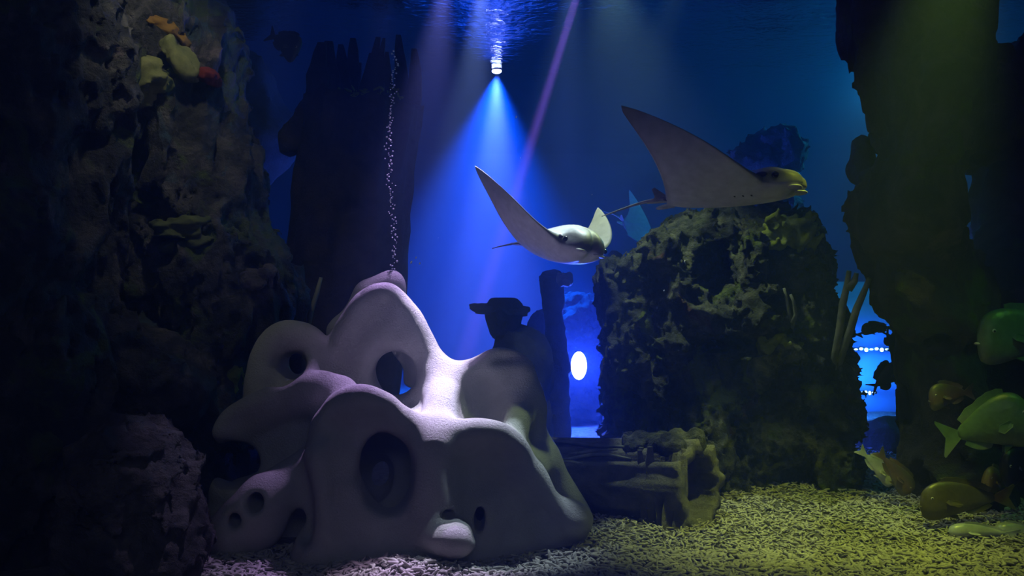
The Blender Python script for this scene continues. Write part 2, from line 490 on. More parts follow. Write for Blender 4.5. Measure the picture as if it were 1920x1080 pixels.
# ------------------------------------------------------------------ cave sculpture
def curtain(fd, rows, rc=0.045, rbse=0.09, k=0.05, sub=4, lip=0.0):
    """wall hanging from a crest line: rows of (crest px, py, depth, base px, base depth)"""
    rows = np.array(rows, float); out = []
    n = len(rows)
    for i in range(n - 1):
        for s in range(sub):
            tt = s / sub
            p0, p1, p2, p3 = rows[max(i - 1, 0)], rows[i], rows[i + 1], rows[min(i + 2, n - 1)]
            out.append(0.5 * ((2 * p1) + (-p0 + p2) * tt + (2 * p0 - 5 * p1 + 4 * p2 - p3) * tt**2 + (-p0 + 3 * p1 - 3 * p2 + p3) * tt**3))
    out.append(rows[-1])
    prev = None
    for r in out:
        a = W(r[0], r[1], r[2]); a[2] -= rc
        bpt = np.array([(r[3] - 960) / FPX * r[4], r[4], -0.02])
        if lip:                                   # rounded lip with the wall set back below it
            if prev is not None: fd.cap(prev, a, rc, rc, 0.02)
            w0 = a + (bpt - a) * 0.16 + np.array([0, lip, 0]); w1 = a + (bpt - a) * 0.55 + np.array([0, lip * 0.7, 0])
            fd.cap(a + np.array([0, lip * 0.4, 0]), w0, rc * 0.9, rc * 1.0, k)
            fd.cap(w0, w1, rc, (rc + rbse) * 0.5, k); fd.cap(w1, bpt, (rc + rbse) * 0.5, rbse, k)
            prev = a
        else:
            fd.cap(a, bpt, rc, rbse, k)

lo = W(360, 500, 3.1); hi = W(1130, 500, 4.2)
fd = Field((-1.20, 3.12, -0.06), (0.42, 4.22, 1.06), 0.0085)
BACKRIDGE = [(480, 725, 3.78, 455, 3.72), (492, 650, 3.82, 480, 3.78), (524, 608, 3.85, 515, 3.82), (572, 612, 3.88, 570, 3.84),
             (618, 645, 3.90, 620, 3.86), (652, 598, 3.90, 655, 3.86), (686, 550, 3.90, 690, 3.86), (724, 533, 3.90, 728, 3.84),
             (762, 568, 3.90, 765, 3.84), (796, 632, 3.89, 800, 3.84), (826, 684, 3.87, 830, 3.82), (862, 696, 3.86, 865, 3.80),
             (905, 672, 3.86, 908, 3.80), (946, 656, 3.86, 948, 3.82), (978, 676, 3.88, 985, 3.86), (990, 740, 3.90, 1008, 3.90),
             (1012, 820, 3.92, 1035, 3.94), (1048, 885, 3.92, 1062, 3.95), (1072, 930, 3.92, 1080, 3.95)]
curtain(fd, BACKRIDGE, 0.040, 0.075, 0.035, 4, 0.03)
# second lip behind the peak
fd.cap(W(640, 622, 4.02), W(692, 552, 4.05), 0.045, 0.05, 0.05)
fd.cap(W(692, 552, 4.05), W(733, 536, 4.05), 0.05, 0.05, 0.05)
fd.cap(W(733, 536, 4.05), W(770, 700, 4.02), 0.05, 0.06, 0.05)
fd.cap(W(640, 622, 4.02), W(640, 900, 4.0), 0.05, 0.08, 0.05)
LEFTRIDGE = [(412, 800, 3.62, 420, 3.66), (428, 768, 3.62, 440, 3.68), (475, 742, 3.63, 480, 3.70), (535, 718, 3.64, 530, 3.72),
             (595, 707, 3.65, 585, 3.72), (645, 712, 3.67, 640, 3.72)]
curtain(fd, LEFTRIDGE, 0.025, 0.07, 0.022, 5, 0.045)
FRONTRIDGE = [(598, 815, 3.48, 590, 3.36), (612, 768, 3.47, 600, 3.36), (640, 736, 3.46, 630, 3.36), (680, 728, 3.45, 675, 3.36),
              (722, 742, 3.45, 722, 3.36), (760, 775, 3.46, 765, 3.37), (800, 803, 3.47, 803, 3.38), (838, 802, 3.47, 842, 3.40),
              (880, 793, 3.47, 885, 3.44), (922, 796, 3.48, 925, 3.50), (958, 818, 3.50, 960, 3.54), (995, 868, 3.53, 992, 3.57),
              (1030, 922, 3.55, 1030, 3.60), (1066, 950, 3.57, 1065, 3.62)]
curtain(fd, FRONTRIDGE, 0.026, 0.075, 0.022, 5, 0.045)
fd.ell(W(1078, 975, 3.58), (0.065, 0.09, 0.065), 0.06)
# saddles between the ridges
fd.cap(W(838, 720, 3.84), W(818, 815, 3.50), 0.075, 0.06, 0.10)
fd.cap(W(838, 790, 3.84), W(818, 900, 3.50), 0.10, 0.09, 0.10)
fd.cap(W(655, 745, 3.68), W(672, 760, 3.48), 0.05, 0.05, 0.06)
fd.cap(W(600, 745, 3.66), W(560, 700, 3.84), 0.06, 0.06, 0.09)
fd.cap(W(985, 760, 3.88), W(930, 850, 3.52), 0.06, 0.06, 0.10)
fd.cap(W(1010, 860, 3.92), W(985, 900, 3.58), 0.07, 0.06, 0.08)
# roof between the front folds and the back ridge
for px_, fy, by in ((615, 800, 770), (645, 768, 770), (680, 762, 775), (715, 772, 785), (750, 795, 790), (785, 822, 790), (855, 830, 800), (890, 822, 815), (925, 825, 820), (960, 850, 830)):
    fd.cap(W(px_, fy, 3.49), W(px_, by, 3.84), 0.045, 0.05, 0.05)
for px_, fy, by in ((440, 810, 800), (480, 780, 780), (520, 765, 770), (560, 752, 765), (600, 750, 765), (640, 755, 770)):
    fd.cap(W(px_, fy, 3.66), W(px_, by, 3.84), 0.045, 0.05, 0.05)
# long lower arm on the far side
fd.cap(W(585, 880, 3.55), W(480, 950, 3.46), 0.085, 0.085, 0.07)
fd.cap(W(480, 950, 3.46), W(408, 1018, 3.42), 0.085, 0.075, 0.07)
fd.cap(W(480, 985, 3.46), W(412, 1040, 3.42), 0.09, 0.06, 0.07)
# front leg and knob
fd.cap(W(600, 860, 3.42), W(600, 1035, 3.34), 0.055, 0.07, 0.07)
fd.cap(W(815, 850, 3.44), W(815, 1010, 3.36), 0.07, 0.08, 0.08)
fd.ell(W(848, 1013, 3.29), (0.084, 0.085, 0.064), 0.06)
# openings
def hole(px, py, d, rx, ry, dep, k=0.03, rot=0.0):
    fd.ell(W(px, py, d), (S(rx, d), dep, S(ry, d)), k, True, rot)
hole(721, 884, 3.40, 54, 74, 0.20, 0.04, 0.15)          # large oval mouth
hole(703, 898, 3.80, 34, 46, 0.16, 0.03, -0.3)
hole(737, 702, 3.86, 42, 48, 0.18, 0.05, 0.25)          # opening in the tall peak
hole(540, 690, 3.76, 29, 32, 0.20, 0.04, 0.2)
hole(744, 614, 3.79, 10, 9, 0.03, 0.05)
hole(958, 672, 3.78, 46, 18, 0.10, 0.05, 0.15)
hole(905, 754, 3.70, 36, 54, 0.15, 0.08, 0.1)
hole(925, 890, 3.37, 62, 50, 0.12, 0.08, 0.35)
hole(432, 872, 3.62, 44, 42, 0.40, 0.05, -0.3)
hole(484, 938, 3.42, 15, 17, 0.20, 0.025)
hole(441, 975, 3.38, 13, 14, 0.16, 0.025)
hole(838, 968, 3.30, 14, 10, 0.09, 0.02)
hole(898, 978, 3.40, 10, 22, 0.22, 0.02)
hole(655, 800, 3.37, 10, 46, 0.022, 0.05, -0.5)
hole(562, 945, 3.34, 22, 80, 0.10, 0.06, 0.2)
fd.noise(lambda P: 0.010 * perlin(P * 6.0) + 0.004 * perlin(P * 15.0), 0.06)
me = fd.mesh('cave_sculpture')
standalone('reef_cave_sculpture', me, M['sculpture'], 'pale smooth cast stone reef cave with rounded peaks and oval holes on the gravel', 'sculpture')

# ------------------------------------------------------------------ rocks
def rock_mesh(name, blobs, h=0.02, amp=0.06, freq=3.0, k=0.12, stretch=(1, 1, 1), cuts=(), caps=(), seed=0.0, zmin=-0.1, octs=4, fine=0.0):
    """blobs: (px, py, depth, rx px, ry px, depth radius m[, tilt])"""
    L = []
    for bl in blobs:
        c = W(*bl[:3]); r = np.array([S(bl[3], bl[2]), bl[5], S(bl[4], bl[2])])
        if len(bl) > 6: r[0] = r[2] = max(r[0], r[2])
        L.append((c - r, c + r))
    for cp in caps:
        a, b_ = W(*cp[0]), W(*cp[1]); r = max(cp[2], cp[3])
        L.append((np.minimum(a, b_) - r, np.maximum(a, b_) + r))
    lo = np.min([l[0] for l in L], 0) - 1.2 * amp - k * 0.4; hi = np.max([l[1] for l in L], 0) + 1.2 * amp + k * 0.4
    lo[2] = max(lo[2], zmin); hi[2] = min(hi[2], SURF + 0.05)
    f = Field(lo, hi, h)
    for bl in blobs:
        f.ell(W(*bl[:3]), (S(bl[3], bl[2]), bl[5], S(bl[4], bl[2])), k, False, bl[6] if len(bl) > 6 else 0.0)
    for cp in caps:
        f.cap(W(*cp[0]), W(*cp[1]), cp[2], cp[3], k * 0.6)
    for c in cuts:
        f.ell(W(*c[:3]), (S(c[3], c[2]), c[5], S(c[4], c[2])), 0.06, True, c[6] if len(c) > 6 else 0.0)
    st = np.array(stretch, float)
    def fn(P):
        Wp = np.stack([perlin(P * freq * 0.8 + seed + 31), perlin(P * freq * 0.8 + seed + 57), perlin(P * freq * 0.8 + seed + 83)], 1)
        Q = P * st * freq + seed + 0.9 * Wp
        v = -amp * fbm(Q, octs, True)
        if fine: v = v - fine * fbm(P * st * freq * 4.3 + seed, 2, True)
        return v
    f.noise(fn, amp * 2.2 + 0.06)
    return f.mesh(name)

def rock(name, blobs, mat, label, cat='rock', group=None, **kw):
    return standalone(name, rock_mesh(name, blobs, **kw), mat, label, cat, group)

def rock_part(name, parent, blobs, mat, label=None, **kw):
    me = rock_mesh(name, blobs, **kw)
    o = obj(name, me, mat, parent, label)
    n = len(me.vertices); co = np.empty(n * 3, np.float32); me.vertices.foreach_get('co', co)
    me.vertices.foreach_set('co', (co.reshape(-1, 3) - np.array(parent.location, np.float32)).ravel()); me.update()
    return o

cliff = empty('reef_cliff', W(230, 1060, 4.0) * np.array([1, 1, 0]), 'dark encrusted artificial reef cliff rising to the surface beside the hollow trunk', 'rock')
rock_part('rock_face', cliff, [(250, 160, 4.3, 170, 260, 0.45), (330, 100, 4.4, 85, 90, 0.3), (360, 330, 4.3, 90, 140, 0.35, 0.2), (425, 370, 4.35, 42, 80, 0.25, -0.2),
                    (405, 510, 4.25, 85, 110, 0.35), (465, 570, 4.2, 65, 90, 0.3), (300, 560, 4.6, 180, 240, 0.4), (420, 690, 4.15, 55, 130, 0.25),
                    (290, 880, 4.4, 130, 240, 0.4), (190, 420, 4.3, 160, 240, 0.4)],
     M['cliff'], None, h=0.0165, amp=0.11, freq=3.2, k=0.10, stretch=(1, 1, 0.5), fine=0.045,
     cuts=[(405, 370, 3.98, 28, 38, 0.25), (250, 320, 3.95, 60, 90, 0.3), (250, 580, 4.2, 60, 80, 0.25), (300, 760, 4.1, 60, 40, 0.25), (440, 440, 4.0, 26, 22, 0.2)])
rock_part('buttress', cliff, [(60, 150, 3.6, 160, 260, 0.4), (120, 450, 3.6, 60, 200, 0.25), (40, 500, 3.5, 100, 300, 0.35), (90, 620, 3.5, 60, 120, 0.25, 0.3), (110, 780, 3.45, 60, 200, 0.25), (0, 900, 3.5, 130, 260, 0.25)],
     M['cliff'], None, h=0.0165, amp=0.10, freq=3.4, k=0.08, stretch=(1, 1, 0.45), seed=4.0, fine=0.045, cuts=[(140, 330, 3.3, 30, 60, 0.15)])
rock_part('ledge', cliff, [(220, 690, 3.75, 90, 80, 0.25, 0.3), (300, 710, 3.8, 70, 60, 0.22, 0.5), (345, 725, 3.85, 35, 45, 0.15), (190, 640, 3.7, 60, 60, 0.2)],
     M['cliff'], 'knobbly ledge jutting out of the cliff', h=0.017, amp=0.06, freq=4.0, k=0.08, stretch=(1, 1, 0.5), seed=8.0, fine=0.022, zmin=0.3)
rock('boulder', [(235, 860, 3.12, 70, 60, 0.2, -0.3), (285, 900, 3.10, 52, 85, 0.2, -0.2), (315, 990, 3.08, 40, 110, 0.18), (225, 990, 3.05, 90, 120, 0.2), (200, 905, 2.98, 55, 45, 0.12, -0.5), (310, 1060, 3.04, 52, 60, 0.18)],
     M['boulder'], 'rough purple-grey boulder standing on the gravel beside the cave sculpture', h=0.013, amp=0.06, freq=5.5, k=0.05, stretch=(1, 1, 0.7), seed=2.0, fine=0.022)
rock('dark_rock_hump', [(450, 210, 6.0, 65, 110, 0.35), (495, 265, 6.0, 55, 55, 0.3), (430, 330, 6.0, 55, 200, 0.3), (450, 620, 6.0, 110, 110, 0.3), (420, 500, 6.0, 50, 260, 0.3)],
     M['farrock'], 'dark rounded rock hump in the haze between reef cliff and hollow trunk', h=0.04, amp=0.06, freq=2.5, k=0.15, seed=3.0)
rock('hanging_rock', [(420, -35, 5.5, 50, 46, 0.25), (455, -14, 5.4, 24, 22, 0.15), (360, -30, 5.4, 80, 40, 0.25)],
     M['farrock'], 'small dark rock hanging down from the water surface above the reef cliff', h=0.025, amp=0.04, freq=3.5, k=0.08, seed=5.0)

rock('rock_mound', [(1390, 520, 4.95, 140, 115, 0.4), (1330, 475, 4.9, 85, 68, 0.3), (1465, 475, 4.9, 60, 70, 0.3), (1200, 640, 4.9, 55, 145, 0.3), (1180, 560, 5.0, 38, 46, 0.22),
                    (1400, 760, 4.85, 180, 220, 0.4), (1290, 700, 4.7, 60, 180, 0.25), (1485, 700, 4.8, 80, 210, 0.35), (1525, 830, 4.75, 60, 180, 0.3), (1185, 810, 5.0, 38, 150, 0.25), (1360, 890, 4.65, 60, 120, 0.2)],
     M['mossrock'], 'tall mossy rock mound with caves and ledges behind the fallen log', h=0.0135, amp=0.075, freq=4.6, k=0.06, stretch=(1, 1, 0.8), seed=1.0, fine=0.05,
     caps=[((1295, 592, 4.45), (1400, 600, 4.34), 0.05, 0.045), ((1400, 600, 4.34), (1450, 630, 4.45), 0.045, 0.05), ((1240, 470, 4.55), (1262, 560, 4.48), 0.05, 0.05), ((1262, 560, 4.48), (1270, 640, 4.46), 0.05, 0.06), ((1420, 470, 4.5), (1425, 560, 4.45), 0.05, 0.04), ((1330, 730, 4.5), (1330, 860, 4.42), 0.07, 0.08), ((1440, 680, 4.4), (1480, 660, 4.42), 0.06, 0.05), ((1140, 520, 4.85), (1220, 490, 4.7), 0.05, 0.05)],
     cuts=[(1345, 500, 4.5, 62, 76, 0.42), (1238, 590, 4.55, 22, 28, 0.25), (1195, 775, 4.6, 52, 60, 0.32), (1215, 785, 5.0, 16, 32, 0.7), (1380, 655, 4.4, 85, 36, 0.24), (1480, 770, 4.35, 60, 90, 0.18), (1450, 560, 4.5, 60, 40, 0.18)])
rock('back_pillar', [(1450, 290, 6.6, 44, 42, 0.2), (1410, 315, 6.6, 36, 32, 0.2), (1450, 480, 6.6, 45, 180, 0.25), (1450, 800, 6.6, 60, 250, 0.25)],
     M['farrock'], 'dark blurred rock pillar in the haze behind the larger ray', h=0.022, amp=0.09, freq=5.0, k=0.06, seed=6.0, fine=0.04)
rock('round_rock', [(1148, 492, 5.55, 20, 17, 0.07), (1155, 560, 5.55, 20, 60, 0.08), (1160, 760, 5.55, 26, 180, 0.09)],
     M['farrock'], 'small dark round-topped rock peeking over the rock mound', h=0.02, amp=0.03, freq=6.0, k=0.05, seed=7.0)

column = empty('rock_column', W(1760, 1000, 4.4) * np.array([1, 1, 0]), 'tall dark overhanging rock column with drips behind the group of fish', 'rock')
rock_part('overhang', column, [(1715, 20, 4.3, 105, 180, 0.4), (1735, 170, 4.2, 75, 90, 0.3), (1715, 240, 4.3, 60, 80, 0.3), (1815, 200, 4.5, 75, 100, 0.3), (1740, 330, 4.1, 52, 130, 0.22), (1700, 400, 4.2, 55, 85, 0.25),
                     (1670, 430, 4.2, 62, 62, 0.25), (1720, 500, 4.25, 65, 120, 0.3), (1782, 700, 4.4, 50, 200, 0.3), (1790, 900, 4.4, 70, 170, 0.3), (1770, 620, 4.35, 42, 110, 0.25)],
     M['column'], None, h=0.02, amp=0.085, freq=2.8, k=0.10, stretch=(1, 1, 0.45), seed=9.0, fine=0.03, cuts=[(1775, 330, 3.85, 25, 40, 0.12)])
rock_part('shadowed_wall', column, [(1910, 330, 4.7, 50, 230, 0.3), (1895, 200, 4.7, 50, 80, 0.3), (1915, 620, 4.6, 105, 180, 0.3), (1850, 740, 4.7, 110, 150, 0.3), (1900, 880, 4.6, 160, 190, 0.3), (1965, 500, 4.6, 70, 400, 0.3)],
     M['column'], None, h=0.028, amp=0.08, freq=2.5, k=0.12, stretch=(1, 1, 0.6), seed=11.0)
rock_part('rock_knob', column, [(1617, 285, 4.6, 18, 28, 0.07), (1615, 320, 4.6, 24, 24, 0.08), (1645, 335, 4.5, 34, 20, 0.1)],
     M['farrock'], None, h=0.013, amp=0.02, freq=8.0, k=0.03, seed=12.0)
rock('low_rock', [(1650, 840, 5.5, 42, 50, 0.2), (1690, 900, 5.5, 60, 110, 0.25)],
     M['farrock'], 'low dark rounded rock below the bright blue opening', h=0.025, amp=0.04, freq=4.0, k=0.08, seed=13.0)

ped = rock('pedestal_rock', [(955, 660, 5.3, 36, 50, 0.13), (980, 690, 5.2, 52, 70, 0.18), (960, 800, 5.2, 66, 140, 0.2)],
     M['farrock'], 'grey streaked pedestal rock carrying the plate coral', h=0.02, amp=0.04, freq=4.0, k=0.07, stretch=(1, 1, 0.4), seed=14.0, fine=0.012)
rock('knobbly_rock', [(1018, 610, 5.75, 22, 26, 0.07), (1014, 660, 5.75, 22, 50, 0.07), (1024, 760, 5.75, 30, 120, 0.08)],
     M['farrock'], 'knobbly dark rock between plate coral and shining lamp', h=0.018, amp=0.035, freq=6.0, k=0.05, seed=15.0, fine=0.012)
rock('lamp_rock', [(1085, 650, 6.5, 62, 90, 0.14), (1080, 760, 6.45, 72, 110, 0.16), (1085, 850, 6.45, 80, 80, 0.18)],
     M['farrock'], 'rough rock behind the shining lamp, lit bright blue', h=0.014, amp=0.07, freq=8.0, k=0.05, seed=16.0, fine=0.03)

# ------------------------------------------------------------------ plate corals
def ruffle(name, c, rx, ry, thick, waves, amp, tilt=(0, 0, 0), seed=0, knobs=0.0, nr=14, nt=64, cup=0.0):
    """ruffled coral plate of real thickness"""
    rs = np.random.RandomState(seed); ph = rs.rand(6) * 6.28
    V = []
    for side in (1, -1):
        for i in range(nr + 1):
            r = i / nr
            for j in range(nt):
                th = 2 * math.pi * j / nt
                rim = 1 + 0.10 * math.sin(3 * th + ph[0]) + 0.06 * math.sin(7 * th + ph[1]) + knobs * math.sin(17 * th + ph[4])
                z = amp * r**2 * (math.sin(waves * th + ph[2]) + 0.5 * math.sin((waves * 2 + 1) * th + ph[3])) + cup * r * r
                th_ = thick * (1 - 0.75 * r**4) + (knobs * 0.3 * thick * 8 * abs(math.sin(9 * r + ph[5])) * abs(math.sin(11 * th)) if side > 0 else 0)
                V.append((rx * r * rim * math.cos(th), ry * r * rim * math.sin(th), z + side * th_ * 0.5))
    F = []; o2 = (nr + 1) * nt
    for i in range(nr):
        for j in range(nt):
            j2 = (j + 1) % nt
            a, b, c2, d = i * nt + j, (i + 1) * nt + j, (i + 1) * nt + j2, i * nt + j2
            F.append((a, b, c2, d)); F.append((o2 + a, o2 + d, o2 + c2, o2 + b))
    for j in range(nt):
        j2 = (j + 1) % nt; a = nr * nt
        F.append((a + j, o2 + a + j, o2 + a + j2, a + j2))
    R = Euler(tilt).to_matrix()
    V = [np.array(R @ Vector(v)) + np.array(c) for v in V]
    return pymesh(name, V, F)

def child(name, me, mat, parent, label=None):
    """a world-space mesh made a child of an unrotated parent"""
    n = len(me.vertices); co = np.empty(n * 3, np.float32); me.vertices.foreach_get('co', co)
    me.vertices.foreach_set('co', (co.reshape(-1, 3) - np.array(parent.location, np.float32)).ravel()); me.update()
    return obj(name, me, mat, parent, label)

pc = empty('plate_coral', W(945, 622, 5.22), 'dark flat-topped plate coral with knobbly rim on the pedestal rock', 'coral')
child('plate', ruffle('plate', W(938, 580, 5.22), S(52, 5.2), 0.13, 0.045, 4, 0.012, (0.10, 0.06, 0), 3, 0.07), M['farrock'], pc)
fs = Field(W(895, 660, 5.0), W(1000, 560, 5.45), 0.012)
fs.cap(W(945, 585, 5.22), W(946, 616, 5.24), S(34, 5.2), S(26, 5.2), 0.03)
fs.noise(lambda P: -0.02 * fbm(P * np.array([9, 9, 3]), 2, True), 0.06)
child('stalk', fs.mesh('stalk'), M['farrock'], pc)

bc = empty('bracket_coral', W(1042, 855, 5.5), 'dark bracket coral on a bent stalk with one pale cap', 'coral')
fs = Field(W(1000, 870, 5.25), W(1085, 500, 5.75), 0.012)
fs.cap(W(1036, 530, 5.5), W(1038, 570, 5.5), S(24, 5.5), S(17, 5.5), 0.03); fs.cap(W(1038, 570, 5.5), W(1046, 690, 5.5), S(16, 5.5), S(20, 5.5), 0.03); fs.cap(W(1046, 690, 5.5), W(1042, 860, 5.5), S(20, 5.5), S(28, 5.5), 0.03)
fs.noise(lambda P: -0.015 * fbm(P * 9, 2, True), 0.05)
child('stalk', fs.mesh('stalk'), M['farrock'], bc)
child('cap', ruffle('cap', W(1030, 522, 5.5), S(20, 5.5), 0.08, 0.04, 3, 0.012, (0.15, 0.1, 0), 5, 0.05), M['farrock'], bc)
child('pale_cap', ruffle('pale_cap', W(1058, 524, 5.45), S(17, 5.5), 0.07, 0.05, 3, 0.010, (0.5, 0.2, 0), 6, 0.02), M['branch'], bc, 'pale rounded cap')

# soft corals on the cliff face
def coral_mass(name, blobs, mat, label, d, freq=11.0, amp=0.028, stretch=(1, 1, 1), seed=0.0):
    """folded soft coral: blobs of (px, py, rx px, ry px, tilt)"""
    bl = [(b_[0], b_[1], d + 0.02 * i_, b_[2], b_[3], 0.07, b_[4]) for i_, b_ in enumerate(blobs)]
    return rock(name, bl, mat, label, 'coral', h=0.009, amp=amp, freq=freq, k=0.025, stretch=stretch, seed=seed, octs=2)
coral_mass('tube_sponge', [(288, 48, 20, 13, -0.3), (310, 52, 22, 13, -0.5), (335, 68, 18, 6, -0.8), (295, 68, 14, 14, 0.0)], M['orange'], 'orange ruffled sponge high on the reef cliff', 3.93, 13, 0.022, (1, 1, 1.6), 1.0)
coral_mass('leather_coral', [(328, 92, 16, 22, 0.6), (345, 118, 20, 18, -0.6), (356, 134, 12, 14, 0.0)], M['leather'], 'pale yellow folded leather coral hanging just below the orange sponge', 3.90, 10, 0.03, (1.6, 1, 0.7), 2.0)
coral_mass('leather_coral', [(270, 130, 28, 18, 0.3), (285, 160, 32, 14, 0.4), (262, 185, 18, 20, -0.4)], M['leather'], 'yellow-green crumpled leather coral on the dark cliff face', 3.84, 9, 0.035, (0.7, 1, 1.6), 3.0)
coral_mass('red_coral', [(388, 142, 14, 11, 0.2), (400, 150, 9, 8, 0.0)], M['red'], 'small dull red coral beside the folded leather coral', 4.0, 16, 0.018, (1, 1, 1), 4.0)
coral_mass('blue_coral', [(185, 250, 22, 14, 0.2), (215, 235, 20, 14, -0.2), (200, 262, 14, 12, 0.0)], M['paleblue'], 'pale blue frilly coral in the dark hollow of the cliff', 3.66, 18, 0.03, (1, 1, 1), 5.0)
coral_mass('plate_sponge', [(150, 342, 34, 7, 0.35), (172, 318, 24, 8, 0.8)], M['paleblue'], 'slanting pale blue plate sponge low on the cliff buttress', 3.60, 14, 0.018, (1, 1, 1), 6.0)
coral_mass('olive_coral', [(320, 432, 34, 12, -0.2), (355, 420, 34, 12, 0.3), (375, 450, 22, 18, 0.0), (330, 460, 26, 10, 0.2)], M['olive'], 'olive green layered coral under the bare rock arch of the cliff', 3.90, 9, 0.03, (0.6, 1, 2.0), 7.0)
coral_mass('cup_coral', [(470, 525, 18, 16, 0.0), (492, 532, 14, 16, 0.2), (505, 510, 10, 12, 0.0)], M['boulder'], 'brown cup coral on the cliff edge behind the cave sculpture', 3.94, 13, 0.025, (1, 1, 1), 8.0)
coral_mass('yellow_coral', [(440, 700, 12, 14, 0.0), (432, 722, 8, 16, 0.3), (448, 725, 7, 14, -0.2)], M['moss'], 'small yellow-green coral tuft low on the cliff beside the cave sculpture', 3.98, 16, 0.02, (1, 1, 0.6), 9.0)

# ------------------------------------------------------------------ hollow trunk and fallen log
def bark_tube(name, a, b, ra, rb, thick, top=None, seg=96, rows=40, amp=0.03, seed=0.0, ridge=9.0, hollow=True, bow=0.0):
    """hollow wooden tube from a to b; top(theta) lengthens or shortens the far rim"""
    a = np.array(a, float); b = np.array(b, float); t = (b - a); Ln = np.linalg.norm(t); t /= Ln
    up = np.array([0, 1.0, 0]) if abs(t[1]) < 0.8 else np.array([0, 0, 1.0])
    u = np.cross(up, t); u /= np.linalg.norm(u); v = np.cross(t, u)
    th = np.linspace(0, 2 * np.pi, seg, endpoint=False); s = np.linspace(0, 1, rows)
    TH, SS = np.meshgrid(th, s, indexing='ij')
    end = np.array([top(x) if top else 0.0 for x in th])[:, None]
    along = SS * (Ln + end)
    rad = ra + (rb - ra) * SS
    Pn = np.stack([np.cos(TH).ravel() * 2.2, np.sin(TH).ravel() * 2.2, along.ravel() * 1.0 + seed], 1)
    nz = (fbm(Pn, 3, True) * amp + 0.35 * amp * np.sin(TH.ravel() * ridge + 3 * perlin(Pn * 1.5))).reshape(TH.shape)
    def ring(rr):
        return (a + along[..., None] * t + rr[..., None] * (np.cos(TH)[..., None] * u + np.sin(TH)[..., None] * v))
    O = ring(rad + nz).reshape(-1, 3); I = ring(np.maximum(rad + nz * 0.4 - thick, 0.02)).reshape(-1, 3)
    V = np.concatenate([O, I]); n0 = len(O); F = []
    for i in range(seg):
        i2 = (i + 1) % seg
        for j in range(rows - 1):
            p, q, r, w = i * rows + j, i2 * rows + j, i2 * rows + j + 1, i * rows + j + 1
            F.append((p, q, r, w)); F.append((n0 + p, n0 + w, n0 + r, n0 + q))
        p, q = i * rows + rows - 1, i2 * rows + rows - 1
        F.append((p, q, n0 + q, n0 + p))
        p, q = i * rows, i2 * rows
        F.append((p, n0 + p, n0 + q, q))
    return make_mesh(name, V, F)

def blade(name, base, tip, w, thick, seed=0):
    """splintered stave: tapering, slightly bent, of real thickness"""
    rs = random.Random(seed); base = np.array(base); tip = np.array(tip); t = tip - base
    side = np.array([1.0, 0.15, 0]); V = []; n = 7
    for i in range(n):
        s = i / (n - 1); c = base + t * s + side * 0.015 * math.sin(3 * s + seed)
        ww = w * (1 - 0.70 * s**2.2) * (1 + rs.uniform(-.12, .12)); tt = thick * (1 - 0.5 * s)
        for sx_, sy_ in ((-1, -1), (1, -1), (1, 1), (-1, 1)):
            V.append(c + side * sx_ * ww * 0.5 + np.array([0, sy_ * tt * 0.5, 0]))
    F = [(3, 2, 1, 0), tuple(4 * (n - 1) + k for k in range(4))]
    for i in range(n - 1):
        for k in range(4):
            F.append((4 * i + k, 4 * i + (k + 1) % 4, 4 * i + 4 + (k + 1) % 4, 4 * i + 4 + k))
    return pymesh(name, V, F, False)

DT = 5.3
trunk = empty('hollow_tree_stump', W(612, 800, DT) * np.array([1, 1, 0]), 'dark hollow tree trunk with a splintered top standing behind the cave sculpture', 'tree stump')
ta = W(612, 870, DT); tb = W(682, 192, DT)
child('bark_shell', bark_tube('bark_shell', ta, tb, S(118, DT), S(103, DT), 0.06, lambda x: 0.02 * math.sin(5 * x) + 0.012 * math.sin(13 * x), 110, 50, 0.035, 2.0, 11), M['bark'], trunk)
for i, (bx, tx, ty, w, dy) in enumerate([(775, 776, 92, 30, 0.08), (752, 751, 66, 30, 0.20), (733, 731, 98, 20, 0.24), (716, 722, 72, 20, 0.26), (700, 706, 70, 26, 0.27), (684, 690, 100, 18, 0.27),
                                         (655, 660, 72, 34, 0.25), (640, 642, 84, 34, 0.22), (618, 622, 78, 44, 0.10), (598, 607, 80, 44, -0.02), (668, 672, 118, 26, 0.27), (590, 598, 130, 30, 0.05)]):
    child('stave', blade('stave', W(bx - 4, 205, DT + dy), W(tx, ty, DT + dy), S(w, DT), 0.05, i), M['bark'], trunk)
fs = Field(W(500, 340, 5.0), W(600, 170, 5.5), 0.018)
fs.cap(W(590, 235, 5.3), W(545, 265, 5.25), 0.13, 0.07, 0.05); fs.noise(lambda P: -0.03 * fbm(P * 5, 3, True), 0.08)
child('burl', fs.mesh('burl'), M['bark'], trunk)
fs = Field(W(745, 290, 5.05), W(800, 180, 5.45), 0.014)
fs.cap(W(765, 225, 5.25), W(768, 245, 5.25), 0.05, 0.035, 0.03); fs.noise(lambda P: -0.02 * fbm(P * 7, 3, True), 0.05)
child('burl', fs.mesh('burl'), M['bark'], trunk)
rs = random.Random(4)
mv = []; 
for i in range(70):                       # rootlets and weed on the rim
    c = W(rs.uniform(630, 752), 186 - rs.random()**2 * 20, DT - 0.22 + rs.uniform(-.03, .1))
    mv.append((c, rs.uniform(0.02, 0.05), rs.uniform(0, 3.14), rs.uniform(-.5, .5)))
V = []; F = []
